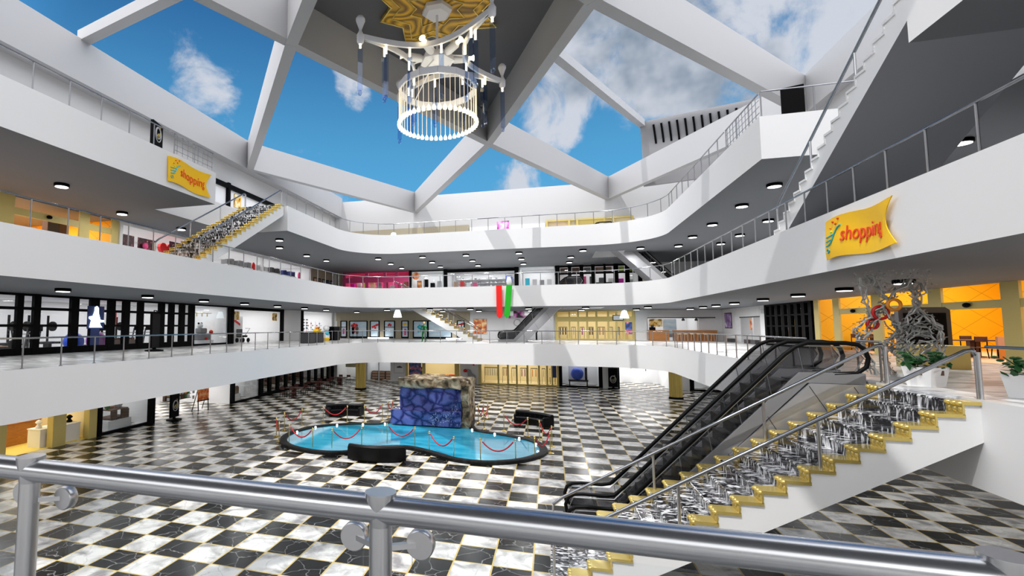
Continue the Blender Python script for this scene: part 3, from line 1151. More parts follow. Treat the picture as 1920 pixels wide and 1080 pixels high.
# ---------------------------------------------------------------- chandelier
AX = Vector((-4.76, 21.9, 0))
t = thing('ceiling_rosette', 'gold star shaped ceiling rosette above the chandelier', 'rosette', (AX.x, AX.y, 21.16))
star = []
for k in range(16):
    a = PI / 8 * k + PI / 4 - 0.06
    rr = (3.35, 2.15, 2.85, 2.15)[k % 4]
    star.append((rr * math.cos(a), rr * math.sin(a)))
MB().prism(star, 21.0, 21.155, lambda a, b, h: (AX.x + a, AX.y + b, h)).done('star_panel', 'rosette_gold', t)
for s_, zz in ((0.80, 20.985), (0.45, 20.975)):
    e = MB()
    pts = [(AX.x + a * s_, AX.y + b * s_, zz) for a, b in star]
    e.tube(pts, 0.035, 6, closed=True)
    e.done('raised_border', 'gold_gloss', t, smooth=40)
b = MB()
b.tube([(AX.x + a, AX.y + bb, 20.99) for a, bb in star], 0.05, 6, closed=True)
b.done('raised_border', 'gold_gloss', t, smooth=40)

t = thing('chandelier', 'large white chandelier with glowing crystal cylinder under the open roof', 'chandelier', (AX.x, AX.y, 20.98))
P = lambda a, r, z: (AX.x + r * math.cos(a), AX.y + r * math.sin(a), z)
MB().lathe([(0.72, 20.98), (0.72, 20.80), (0.55, 20.66)], 6, AX).done('ceiling_canopy', 'chandelier_white', t)
MB().tube([(AX.x, AX.y, 20.7), (AX.x, AX.y, 18.6)], 0.06, 10).done('stem', 'chandelier_white', t, smooth=60)
# hub with six spotlights
hz = 18.45
hub = MB().lathe([(0.25, hz + .35), (0.75, hz + .2), (0.80, hz - .1), (0.35, hz - .3)], 6, AX).done('hub', 'chandelier_white', t)
for k in range(6):
    a = PI / 3 * k + 0.35
    s_ = MB()
    s_.tube([P(a, .6, hz + .05), P(a, .8, hz + .1), P(a, 1.35, hz + .16), P(a, 1.45, hz + .17)], [.10, .19, .19, .12], 10)
    sp = s_.done('spotlight', 'chandelier_white', hub, smooth=40)
    MB().tube([P(a, 1.46, hz + .17), P(a, 1.62, hz + .185), P(a, 1.72, hz + .195)], [.09, .09, .15], 10).done('spotlight_bulb', 'lamp_warm', hub, smooth=40)
# hoop of four inward curving arms between four finials
FIN = [(-7.5, 19.1), (-7.5, 24.95), (-2.05, 24.85), (-1.9, 18.85)]
hz2 = 18.5
hoop_pts = []
for i in range(4):
    a, c = Vector(FIN[i]), Vector(FIN[(i + 1) % 4])
    mid = (a + c) / 2
    inw = (Vector((AX.x, AX.y)) - mid).normalized()
    pts = []
    for j in range(13):
        u = j / 12
        p = a.lerp(c, u) + inw * (1.55 * math.sin(PI * u))
        pts.append((p.x, p.y, hz2))
    hoop_pts.append(pts)
    q = MB()
    for p0, p1 in zip(pts, pts[1:]):
        q.beam(p0, p1, 0.10, 0.24)
    q.done('hoop_arm', 'chandelier_white', t)
    MB().tube([pts[6], (AX.x + (pts[6][0] - AX.x) * .2, AX.y + (pts[6][1] - AX.y) * .2, hz2 + .2)], 0.035, 6).done('spoke', 'chandelier_white', t)
    # finial
    e = MB()
    e.lathe([(.08, -.35), (.15, -.25), (.16, .05), (.07, .22), (.06, .3), (.15, .55), (.20, .68), (.20, .78), (.12, .90), (.02, .95)], 12, (*FIN[i], hz2))
    e.done('finial', 'chandelier_white', t, smooth=50)
for pts in hoop_pts:
    for j in (0, 2, 5, 8, 10):
        x, y, z = pts[j]
        c = MB().tube([(x, y, z - .12), (x, y, z - .52)], 0.05, 8).done('candle_tube', 'lamp_warm', t, smooth=60)
        s_ = MB()
        s_.box(x - .11, x + .11, y - .012, y + .012, z - 2.4, z - .55)
        s_.ball((x, y, z - 2.5), (.09, .09, .13), 8, 6)
        s_.done('crystal_strip', 'crystal_strip', c)
# crystal cylinder
zt, zb, rc = 17.1, 15.35, 1.78
q = MB()
ring = [P(2 * PI * k / 14, rc, zt) for k in range(15)]
for p0, p1 in zip(ring, ring[1:]):
    q.beam(p0, p1, 0.09, 0.30)
cyl = q.done('crystal_ring', 'chandelier_white', t)
for k in range(3):
    a = 2 * PI * k / 3 + .4
    MB().tube([P(a, .5, hz - .2), P(a, rc, zt)], 0.03, 6).done('suspension_rod', 'chandelier_white', t)
for k in range(48):
    a = 2 * PI * k / 48
    s_ = MB()
    s_.tube([P(a, rc, zt - .12), P(a, rc, zb + .22)], 0.014, 5)
    sd = s_.done('crystal_strand', 'crystal_glow', t, smooth=50)
    MB().tube([P(a, rc, zb + .24), P(a, rc, zb + .10), P(a, rc, zb)], [.02, .095, .085], 7).done('crystal_tip', 'crystal_tip', sd, smooth=50)
L = bpy.data.lights.new('chandelier_lamp', 'POINT')
L.energy = 90
L.color = (1, .88, .65)
L.shadow_soft_size = 0.4
o = bpy.data.objects.new('chandelier_lamp', L)
o.location = (AX.x, AX.y, 16.2)
COL.objects.link(o)


# ---------------------------------------------------------------- yellow banners on the galleries
def cart_logo(t, fn, par):
    """cyan trolley and dots; fn(u, v) -> point just in front of the cloth (u, v in 0..1)."""
    q = MB()
    bow = [(.235, .80), (.20, .77), (.17, .70), (.145, .60), (.125, .50), (.10, .42), (.06, .38), (.03, .375)]
    q.tube([fn(*p) for p in bow], .022, 6)
    for a, c in (((.02, .60), (.15, .62)), ((.02, .49), (.13, .505)), ((.02, .375), (.08, .385))):
        q.tube([fn(*a), fn(*c)], .020, 6)
    ring = [fn(.05 + .022 * math.cos(k * PI / 4), .24 + .05 * math.sin(k * PI / 4)) for k in range(8)]
    q.tube(ring, .018, 6, closed=True)
    q.done('trolley_logo', 'banner_cyan', par, smooth=50)
    for (u, v, m_) in ((.09, .80, 'orange'), (.13, .93, 'banner_red'), (.17, .86, 'banner_red'), (.10, .70, 'lime'), (.21, .97, 'banner_red')):
        d = MB()
        d.ball(fn(u, v), .032, 8, 6)
        d.done('logo_dot', m_, par, smooth=60)


def banner(name, label, org, du, dv, nrm_, W, Hh, slant, sc_txt):
    """cloth of width W along du; slant lifts the far end; wavy relief along nrm_."""
    t = thing(name, label, 'banner', org)
    org, du, dv, nrm_ = Vector(org), Vector(du), Vector(dv), Vector(nrm_)

    def depth(u, v):
        return 0.07 + 0.045 * math.sin(u * 7.5 + .6) + 0.02 * math.sin(v * 5 + u * 3)

    def pt(u, v, off=0.0):
        top = 1.0 + 0.05 * math.sin(u * 6.2) + slant * u
        bot = 0.0 + 0.05 * math.sin(u * 6.2 + .4) + slant * u
        # the free end is cut in a deep curl
        uu = u
        if u > .8:
            uu = u - (u - .8) / .2 * 0.075 * math.sin(PI * v) * 1.6
        return org + du * (W * uu) + dv * (Hh * (bot + (top - bot) * v)) + nrm_ * (depth(u, v) + off)
    nu, nv = 28, 12
    q = MB()
    for sgn in (0, 1):
        g = [[q.bm.verts.new(pt(i / nu, j / nv, -.02 * sgn)) for j in range(nv + 1)] for i in range(nu + 1)]
        for i in range(nu):
            for j in range(nv):
                f = (g[i][j], g[i + 1][j], g[i + 1][j + 1], g[i][j + 1])
                q.bm.faces.new(f if not sgn else f[::-1])
        if not sgn:
            g0 = g
    for i in range(nu):
        for j in (0, nv):
            q.bm.faces.new((g0[i][j], g[i][j], g[i + 1][j], g0[i + 1][j]))
    for j in range(nv):
        for i in (0, nu):
            q.bm.faces.new((g0[i][j], g0[i][j + 1], g[i][j + 1], g[i][j]))
    q.done('cloth', 'banner_yellow', t, smooth=60)
    cart_logo(t, lambda u, v: pt(u + .02, v - .04, .012), t)
    # lettering bent onto the cloth
    cu = bpy.data.curves.new('lettering', 'FONT')
    cu.body = 'shopping'
    cu.size = 1.0
    cu.extrude = 0.012
    cu.offset = 0.0
    cu.resolution_u = 4
    tmp = bpy.data.objects.new('lettering_tmp', cu)
    COL.objects.link(tmp)
    bpy.context.view_layer.update()
    me = bpy.data.meshes.new_from_object(tmp.evaluated_get(bpy.context.evaluated_depsgraph_get()))
    bpy.data.objects.remove(tmp)
    xs = [v.co.x for v in me.vertices]
    x0, x1 = min(xs), max(xs)
    bm = bmesh.new()
    bm.from_mesh(me)
    bmesh.ops.subdivide_edges(bm, edges=[e for e in bm.edges if e.calc_length() > .15], cuts=3)
    for v in bm.verts:
        u = .26 + (v.co.x - x0) / (x1 - x0) * .60
        w_ = .36 + v.co.y * .50
        # slight rightward lean of the letters
        v.co = pt(u + v.co.y * .02, w_, .022 + v.co.z * .5) - t.location
    bm.to_mesh(me)
    bm.free()
    me.materials.clear()
    me.materials.append(MATS['banner_red'])
    me.name = 'lettering'
    o = bpy.data.objects.new('lettering', me)
    COL.objects.link(o)
    o.parent = t
    return t


banner('wall_banner', 'yellow shopping banner on the upper left gallery front', (XL, 18.05, L3 - 1.42), (0, 1, 0), (0, 0, 1), (1, 0, 0), 2.95, 1.18, -0.02, 1)
banner('wall_banner', 'larger yellow shopping banner on the right gallery front', (XR, 17.15, L2 - 1.40), (0, -1, 0), (0, 0, 1), (-1, 0, 0), 3.05, 1.12, 0.03, 1)

# ---------------------------------------------------------------- ribbons hanging at the far second floor
for x0, mt, sw, lab in ((-4.12, 'signal_red', 0.02, 'long red hanging ribbon with pointed tail on the far balcony'), (-3.3, 'flag_green', -0.22, 'long green hanging ribbon beside the red one on the far balcony')):
    q = MB()
    y = YB - 0.12
    w_ = .46
    poly = [(x0, L2 + .05), (x0 + w_, L2 + .05), (x0 + w_ + sw * .5, 8.2), (x0 + w_ + sw, 7.0), (x0 + w_ / 2 + sw, 6.75), (x0 + sw, 7.0), (x0 + sw * .5, 8.2)]
    q.prism(poly, y - .10, y - .06, lambda a, b, h: (a, h, b))
    tag(q.done('hanging_ribbon', mt), lab, 'ribbon')
t = thing('gift_bow', 'small white and blue ornament on the railing above the green ribbon', 'ornament', (-3.1, YB - .02, L2))
q = MB()
q.ball((-3.1, YB - .02, L2 + .35), (.22, .12, .36), 10, 8)
q.done('body', 'white_trim', t, smooth=60)
MB().tube([(-3.35, YB - .02, L2 + .4), (-3.3, YB - .02, L2 + .8), (-2.9, YB - .02, L2 + .8), (-2.85, YB - .02, L2 + .4)], .035, 6).done('loop', 'blue', t, smooth=60)
# ---------------------------------------------------------------- pool, rock fountain, rope barriers, sofas
def smooth_loop(pts, n=6):
    out = []
    k = len(pts)
    for i in range(k):
        p0, p1, p2, p3 = (Vector(pts[(i + j) % k]) for j in (-1, 0, 1, 2))
        for j in range(n):
            u = j / n
            out.append(0.5 * ((2 * p1) + (p2 - p0) * u + (2 * p0 - 5 * p1 + 4 * p2 - p3) * u * u + (3 * p1 - p0 - 3 * p2 + p3) * u ** 3))
    return out


POOL = [(-14.35, 25.3), (-13.3, 23.3), (-11.3, 22.35), (-9.6, 22.55), (-8.3, 23.9), (-7.0, 24.4), (-5.6, 23.7), (-4.3, 22.85), (-2.7, 22.75), (-1.1, 23.8), (-0.25, 25.6),
        (-0.75, 27.7), (-2.4, 28.9), (-4.0, 29.6), (-4.6, 31.0), (-5.2, 33.2), (-9.0, 33.2), (-9.8, 31.2), (-10.4, 29.9), (-12.2, 29.3), (-13.9, 27.8)]
out = smooth_loop(POOL)
cen = Vector((-7.2, 26.8))


def inset(loop, d):
    r = []
    k = len(loop)
    for i in range(k):
        tg = (loop[(i + 1) % k] - loop[i - 1]).normalized()
        r.append(loop[i] + Vector((-tg.y, tg.x)) * d)
    return r


t = thing('pool', 'kidney shaped shallow pool with black curb and turquoise water', 'pool', (cen.x, cen.y, 0))
inn = inset(out, 0.38)
bm = MB()
levels = [(out, 0.0), (out, 0.13), (inset(out, .04), 0.16), (inset(out, .28), 0.16), (inn, 0.13), (inn, 0.02)]
rings = [[bm.bm.verts.new((p.x, p.y, z)) for p in lp] for lp, z in levels]
for A, B in zip(rings, rings[1:]):
    for i in range(len(A)):
        bm.bm.faces.new((A[i], A[(i + 1) % len(A)], B[(i + 1) % len(A)], B[i]))
bm.done('curb', 'black_stone', t, smooth=40)
m, n, l, b = new_mat('pool_water')
tc = n.new('ShaderNodeTexCoord')
nz = n.new('ShaderNodeTexNoise')
nz.inputs['Scale'].default_value = 0.5
nz.inputs['Detail'].default_value = 4
mp = n.new('ShaderNodeMapping')
mp.inputs['Scale'].default_value = (1, 4, 1)
l.new(tc.outputs['Object'], mp.inputs[0])
l.new(mp.outputs[0], nz.inputs['Vector'])
cr = n.new('ShaderNodeValToRGB')
e = cr.color_ramp.elements
e[0].position, e[0].color = .3, (0.01, 0.30, 0.48, 1)
e[1].position, e[1].color = .7, (0.06, 0.48, 0.66, 1)
l.new(nz.outputs['Fac'], cr.inputs['Fac'])
l.new(cr.outputs['Color'], b.inputs['Base Color'])
b.inputs['Roughness'].default_value = 0.06
nb = n.new('ShaderNodeTexNoise')
nb.inputs['Scale'].default_value = 3.0
l.new(mp.outputs[0], nb.inputs['Vector'])
bp = n.new('ShaderNodeBump')
bp.inputs['Strength'].default_value = 0.12
l.new(nb.outputs['Fac'], bp.inputs['Height'])
l.new(bp.outputs['Normal'], b.inputs['Normal'])
q = MB()
q.prism([(p.x, p.y) for p in inset(out, .33)], 0.0, 0.09, lambda a, b_, h: (a, b_, h))
q.done('water', 'pool_water', t)
ins2 = inset(out, .40)
acc = 0
for i in range(len(ins2)):
    p = ins2[i]
    if i and (ins2[i] - ins2[i - 1]).length > 0:
        acc += (ins2[i] - ins2[i - 1]).length
    if acc > 1.35 and (p.y > 25.2) and not (-9.9 < p.x < -4.6 and p.y > 29.4):
        acc = 0
        MB().ball((p.x, p.y, .13), .06, 8, 6).done('pool_lamp', 'lamp_white', t, smooth=60)

# rock fountain
m, n, l, b = new_mat('wet_blue_stone')
tc = n.new('ShaderNodeTexCoord')
nzw = n.new('ShaderNodeTexNoise')
nzw.inputs['Scale'].default_value = 1.6
l.new(tc.outputs['Object'], nzw.inputs['Vector'])
ad = n.new('ShaderNodeVectorMath')
ad.operation = 'MULTIPLY_ADD'
l.new(nzw.outputs['Color'], ad.inputs[0])
ad.inputs[1].default_value = (.5, .5, .5)
l.new(tc.outputs['Object'], ad.inputs[2])
vo = n.new('ShaderNodeTexVoronoi')
vo.feature = 'DISTANCE_TO_EDGE'
vo.inputs['Scale'].default_value = 1.5
l.new(ad.outputs[0], vo.inputs['Vector'])
cr = n.new('ShaderNodeValToRGB')
e = cr.color_ramp.elements
e[0].position, e[0].color = 0.02, (0.015, 0.02, 0.12, 1)
e[1].position, e[1].color = 0.22, (0.12, 0.14, 0.40, 1)
l.new(vo.outputs['Distance'], cr.inputs['Fac'])
# white spray in two patches
sp = n.new('ShaderNodeTexNoise')
sp.inputs['Scale'].default_value = 11
sp.inputs['Detail'].default_value = 4
l.new(tc.outputs['Object'], sp.inputs['Vector'])
pm = n.new('ShaderNodeTexNoise')
pm.inputs['Scale'].default_value = 0.55
l.new(tc.outputs['Object'], pm.inputs['Vector'])
mu = n.new('ShaderNodeMath')
mu.operation = 'ADD'
l.new(sp.outputs['Fac'], mu.inputs[0])
l.new(pm.outputs['Fac'], mu.inputs[1])
rg = n.new('ShaderNodeMapRange')
rg.inputs['From Min'].default_value = 1.20
rg.inputs['From Max'].default_value = 1.38
l.new(mu.outputs[0], rg.inputs['Value'])
mx = n.new('ShaderNodeMix')
mx.data_type = 'RGBA'
mx.clamp_factor = True
l.new(rg.outputs[0], mx.inputs[0])
l.new(cr.outputs['Color'], mx.inputs[6])
mx.inputs[7].default_value = (0.7, 0.8, 0.95, 1)
l.new(mx.outputs[2], b.inputs['Base Color'])
b.inputs['Roughness'].default_value = 0.15
bp = n.new('ShaderNodeBump')
bp.inputs['Strength'].default_value = 0.6
bp.inputs['Distance'].default_value = 0.08
l.new(vo.outputs['Distance'], bp.inputs['Height'])
l.new(bp.outputs['Normal'], b.inputs['Normal'])

t = thing('rock_fountain', 'two tier blue stone waterfall with brown rock cap at the back of the pool', 'fountain', (-7.2, 31, 0.0))


def rough_block(x0, x1, y0, y1, z0, z1, amp, n=(10, 6, 6), seed=1):
    """box with a lumpy surface"""
    rnd = random.Random(seed)
    q = MB()
    bm = q.bm
    bmesh.ops.create_cube(bm, size=1)
    bmesh.ops.subdivide_edges(bm, edges=bm.edges[:], cuts=max(n), use_grid_fill=True)
    from mathutils import noise
    for v in bm.verts:
        p = Vector((x0 + (v.co.x + .5) * (x1 - x0), y0 + (v.co.y + .5) * (y1 - y0), z0 + (v.co.z + .5) * (z1 - z0)))
        d = noise.noise_vector(p * 1.1 + Vector((seed, 0, 0))) * amp + noise.noise_vector(p * 3.1) * amp * .4
        v.co = p + d
        v.co.z = max(v.co.z, z0)
    return q


rough_block(-9.55, -5.2, 29.75, 31.2, 0.16, 1.02, .07, seed=4).done('lower_tier', 'wet_blue_stone', t, smooth=80)
rough_block(-9.05, -5.2, 30.2, 31.5, 0.95, 2.35, .06, seed=5).done('upper_tier', 'wet_blue_stone', t, smooth=80)
rough_block(-9.15, -4.72, 30.05, 32.6, 2.32, 2.88, .19, n=(20, 6, 6), seed=6).done('rock_cap', 'rock', t, smooth=80)
rough_block(-5.15, -4.75, 30.0, 32.6, 0.0, 2.6, .13, n=(16, 6, 6), seed=7).done('rock_side', 'rock', t, smooth=80)
rough_block(-9.2, -5.1, 31.4, 32.5, 0.0, 2.4, .12, n=(10, 6, 6), seed=8).done('rock_back', 'rock', t, smooth=80)


# rope barriers
def make_stanchion():
    t = thing('rope_stanchion', 'x', 'stanchion', (0, 0, 0), 'gold rope stanchions')
    MB().lathe([(.16, 0), (.16, .02), (.05, .05), (.022, .07)], 14).done('base', 'gold_metal', t, smooth=40)
    MB().lathe([(.022, .06), (.022, .92)], 10).done('pole', 'gold_metal', t, smooth=40)
    MB().lathe([(.03, .92), (.045, .93), (.03, .96), (.05, 1.0), (.03, 1.05)], 10).done('knob', 'gold_metal', t, smooth=40)
    return t


SP0 = make_stanchion()
PX = [((542, 833), (586, 842)), ((622, 843), (678, 838)), ((726, 832), (778, 839)), ((805, 849), (851, 861)), ((901, 866), (967, 867)), ((1003, 861), (1032, 850)),
      ((1035, 837), (1012, 824)), ((990, 818), (945, 808)), ((908, 805), (915, 784)), ((897, 793), (907, 789)),
      ((518, 818), (523, 828)), ((533, 807), (566, 798)), ((606, 793), (651, 791)), ((683, 791), (717, 787)), ((727, 782), (737, 778))]
NM = ['front left of the pool, first pair from the left', 'front left of the pool, second pair', 'front of the pool, third pair, right of the sofa', 'front of the pool, fourth pair', 'front right of the pool, fifth pair',
      'right tip of the pool', 'right tip of the pool, pair by the far right sofa', 'behind the right half of the pool', 'right of the rock fountain, outer pair', 'right of the rock fountain, inner pair',
      'left tip of the pool', 'behind the left tip of the pool', 'behind the pool before the far left sofa', 'behind the pool, left of the rock fountain', 'directly beside the left of the rock fountain']
fst = True
for (a, c), nm in zip(PX, NM):
    ends = [on(2, 0, *a), on(2, 0, *c)]
    if ends[0].x > ends[1].x:
        ends = ends[::-1]
    for p, sd in zip(ends, ('left', 'right')):
        lab = f'gold rope stanchion {nm}, {sd} post'
        if fst:
            SP0.location = (p.x, p.y, 0.0)
            SP0['label'] = lab
            fst = False
        else:
            dup(SP0, (p.x, p.y, 0.0), 0, lab)
    a_, c_ = ends
    pts = []
    for i in range(13):
        u = i / 12
        p = a_.lerp(c_, .06 + u * .88)
        pts.append((p.x, p.y, .90 - .42 * (1 - (2 * u - 1) ** 2)))
    r = MB().tube(pts, .032, 7)
    tag(r.done('barrier_rope', 'red_rope', smooth=60), f'red barrier rope {nm}', 'rope', 'red barrier ropes')


# curved sofas
def make_sofa():
    t = thing('curved_sofa', 'x', 'sofa', (0, 0, 0), 'curved black sofas')
    R0, span = 3.2, math.radians(27)
    n = 14

    def sweep(prof, a0=-1, a1=1):
        q = MB()
        rr = []
        for i in range(n + 1):
            a = span * (a0 + (a1 - a0) * i / n) + PI / 2
            # centre of the arc lies at +y of the sofa
            rr.append([q.bm.verts.new((-r * math.cos(a), R0 - r * math.sin(a), z)) for r, z in prof])
        for A, B in zip(rr, rr[1:]):
            for j in range(len(prof)):
                k = (j + 1) % len(prof)
                q.bm.faces.new((A[j], A[k], B[k], B[j]))
        q.bm.faces.new(rr[0])
        q.bm.faces.new(rr[-1][::-1])
        return q
    sweep([(R0 - .45, .06), (R0 + .40, .06), (R0 + .40, .34), (R0 - .45, .34)]).done('base', 'black_leather', t, smooth=35)
    sweep([(R0 - .50, .34), (R0 + .22, .34), (R0 + .22, .44), (R0 - .40, .46), (R0 - .50, .42)], -.93, .93).done('seat_cushion', 'black_leather', t, smooth=35)
    bk = sweep([(R0 + .18, .34), (R0 + .42, .10), (R0 + .46, .70), (R0 + .40, .78), (R0 + .22, .78), (R0 + .14, .70)]).done('backrest', 'black_leather', t, smooth=35)
    for s in (-1, 1):
        sweep([(R0 - .48, .06), (R0 + .42, .06), (R0 + .42, .64), (R0 - .42, .62), (R0 - .48, .56)], s * .93 if s < 0 else .93, s * 1.04 if s < 0 else 1.04).done('armrest', 'black_leather', t, smooth=35)
    for i in range(7):
        for z in (.52, .66):
            a = span * (-.8 + 1.6 * i / 6) + PI / 2
            r = R0 + .155
            MB().ball((-r * math.cos(a), R0 - r * math.sin(a), z), .022, 6, 4).done('button', 'dark_grey', bk, smooth=60)
    for s in (-.85, .85):
        for r in (R0 - .4, R0 + .3):
            a = span * s + PI / 2
            MB().lathe([(.03, 0), (.03, .07)], 8, (-r * math.cos(a), R0 - r * math.sin(a), 0)).done('foot', 'black_metal', t)
    return t


SF0 = make_sofa()
SF0.scale = (.8, .85, .95)
SF0.location = (-7.72, 22.0, 0)
SF0.rotation_euler = (0, 0, math.radians(8))
SF0['label'] = 'curved black leather sofa in front of the pool, its back to the camera'
dup(SF0, (-13.75, 32.55, 0), math.radians(200), 'curved black leather sofa behind the pool on the left')
dup(SF0, (-1.1, 32.9, 0), math.radians(152), 'curved black leather sofa behind the pool on the right, seat towards the pool')


# gold pillars
def pillar(x, y, label):
    t = thing('gold_pillar', label, 'pillar', (x, y, 0), 'gold pillars')
    q = MB()
    n = 40
    pr = []
    for k in range(n):
        a = 2 * PI * k / n
        r = .50 if k % 2 else .455
        pr.append((r * math.cos(a), r * math.sin(a)))
    q.prism(pr, .16, S1, lambda a, b, h: (x + a, y + b, h))
    q.done('shaft', 'gold_gloss', t, smooth=20)
    MB().lathe([(.56, 0), (.56, .14), (.52, .17)], 24, (x, y, 0)).done('plinth', 'black_metal', t, smooth=40)
    return t


pillar(-17.8, 46.0, 'fluted gold pillar at the far left under the first floor')
pillar(10.1, 47.8, 'fluted gold pillar at the far right under the first floor')


# white planters by the stairs
def planter(x, y, rot, label, seed):
    rnd = random.Random(seed)
    t = thing('planter', label, 'planter', (x, y, L1), 'white planters')
    q = MB()
    for (r, z), (r2, z2) in zip([(.25, 0), (.315, .44), (.27, .44), (.25, .36)], [(.315, .44), (.27, .44), (.25, .36), (.25, .36)]):
        if r == r2 and z == z2:
            continue
        A = [q.bm.verts.new((x + r * math.cos(rot + PI / 4 + k * PI / 2) * 1.3, y + r * math.sin(rot + PI / 4 + k * PI / 2) * 1.3, L1 + z)) for k in range(4)]
        B = [q.bm.verts.new((x + r2 * math.cos(rot + PI / 4 + k * PI / 2) * 1.3, y + r2 * math.sin(rot + PI / 4 + k * PI / 2) * 1.3, L1 + z2)) for k in range(4)]
        for k in range(4):
            q.bm.faces.new((A[k], A[(k + 1) % 4], B[(k + 1) % 4], B[k]))
    bmesh.ops.remove_doubles(q.bm, verts=q.bm.verts[:], dist=1e-4)
    q.done('pot', 'white_trim', t)
    MB().box(x - .22, x + .22, y - .22, y + .22, L1 + .26, L1 + .37).done('soil', 'brown', t)
    f = MB()
    for i in range(70):
        a, r = rnd.random() * 2 * PI, .42 * math.sqrt(rnd.random())
        h = .44 + rnd.random() * .26
        c = Vector((x + r * math.cos(a), y + r * math.sin(a), L1 + h))
        d = Vector((rnd.uniform(-1, 1), rnd.uniform(-1, 1), rnd.uniform(-.3, .8))).normalized()
        u = d.cross(Vector((0, 0, 1))).normalized()
        s = .07 + rnd.random() * .06
        f.quad([c - d * s, c + u * s * .5 + d * s * .2, c + d * s * 1.3, c - u * s * .5 + d * s * .2])
    pass
    f.done('foliage', 'leaf_green', t)
    st = MB()
    for i in range(5):
        a = rnd.random() * 2 * PI
        bx, by = x + .2 * math.cos(a), y + .2 * math.sin(a)
        st.tube([(bx, by, L1 + .3), (bx + .05, by, L1 + .58), (bx + .14 * math.cos(a), by + .14 * math.sin(a), L1 + .78)], .012, 5)
        for k in range(5):
            c = Vector((bx + .05 + .06 * k * math.cos(a), by + .05 * k, L1 + .52 + .06 * k))
            st.ball(c, (.07, .05, .03), 6, 4)
    st.done('stem', 'leaf_green', t, smooth=60)
    return t


planter(8.40, 14.85, 0.5, 'tapered white planter with green plants at the top of the stairs', 3)
planter(9.0, 13.0, 0.45, 'tapered white planter cut by the right edge of the photo', 5)
# ---------------------------------------------------------------- shop fronts and what stands in them
BASE = {0: 0.0, 1: L1, 2: L2, 3: L3}
SOFF = {0: S1, 1: S2, 2: S3, 3: 17.2}


def storefront(name, label, side, lv, s0, s1, posts, rails, mt, d0=-0.10, d1=0.10, glass=True, cat='shop front', h=None):
    """frame of posts and rails; posts: (centre, width); rails: (z0, z1) above the floor of that level."""
    b, tp = BASE[lv], (SOFF[lv] if h is None else BASE[lv] + h)
    o = side_pt(side, (s0 + s1) / 2, b, 0)
    t = thing(name, label, cat, o)
    ps = []
    for s, w in posts:
        sbox(MB(), side, s - w / 2, s + w / 2, b, tp - .002, d0, d1).done('post', mt, t)
        ps.append((s - w / 2, s + w / 2))
    for z0, z1 in rails:
        sbox(MB(), side, s0, s1, b + z0, min(b + z1, tp - .004), d0 + .012, d1 - .012).done('rail', mt, t)
    if glass:
        edges = sorted(ps)
        cuts = [s0] + [v for p in edges for v in p] + [s1]
        for a, c in zip(cuts[0::2], cuts[1::2]):
            if c - a > .15:
                sbox(MB(), side, a, c, b + .02, tp - .02, -.006, .006).done('glass_pane', 'glass', t)
    return t


def poster(label, side, s0, s1, z0, z1, mt, d=-0.05, frame=None, cat='poster', name='wall_poster'):
    o = side_pt(side, (s0 + s1) / 2, z0, d)
    if frame:
        t = thing(name, label, cat, o)
        sbox(MB(), side, s0, s1, z0, z1, d, d + .03).done('backing', frame, t)
        sbox(MB(), side, s0 + .06, s1 - .06, z0 + .06, z1 - .06, d - .012, d).done('print', mt, t)
        return t
    return tag(sbox(MB(), side, s0, s1, z0, z1, d, d + .03).done(name, mt), label, cat)


def totem(label, x, y, z, yaw, h=2.05, w=.85, emblem=True, handle=False):
    t = thing('totem_display', label, 'totem sign', (0, 0, 0), 'black totem signs')
    MB().lathe([(.48, 0), (.48, .07), (.10, .12), (.10, .22)], 20).done('foot', 'black_metal', t, smooth=40)
    bd = MB().box(-w / 2, w / 2, -.07, .07, .20, h).done('board', 'black_metal', t, bevel=.02)
    if emblem:
        q = MB()
        for r, zc, rr in ((.27, .95, .025), (.20, 1.0, .02)):
            q.tube([(r * math.cos(k * PI / 10), -.085, zc + r * 1.25 * math.sin(k * PI / 10)) for k in range(20)], rr, 6, closed=True)
        q.done('ring_emblem', 'light_grey', bd, smooth=60)
        q = MB()
        q.tube([(-.14, -.085, .82), (-.02, -.085, .98), (.02, -.085, .80), (.13, -.085, 1.05)], .028, 6)
        q.tube([(.12, -.085, 1.2), (.18, -.085, 1.33), (.10, -.085, 1.36)], .02, 6)
        q.done('yellow_emblem', 'gold_paint', bd, smooth=60)
    if handle:
        q = MB()
        q.tube([(-.18, 0, h), (-.18, 0, h + .16), (.18, 0, h + .16), (.18, 0, h)], .03, 6)
        q.done('handle', 'black_metal', bd, smooth=40)
    t.location = (x, y, z)
    t.rotation_euler = (0, 0, yaw)
    return t


def solid(name, label, cat, mt, fn, group=None, smooth=None):
    q = MB()
    fn(q)
    return tag(q.done(name, mt, smooth=smooth), label, cat, group)


def counter(name, label, x0, x1, y0, y1, z, h, body, top):
    t = thing(name, label, 'counter', ((x0 + x1) / 2, (y0 + y1) / 2, z))
    MB().box(x0, x1, y0, y1, z, z + h - .05).done('body', body, t)
    MB().box(x0 - .03, x1 + .03, y0 - .03, y1 + .03, z + h - .05, z + h).done('worktop', top, t, bevel=.01)
    return t


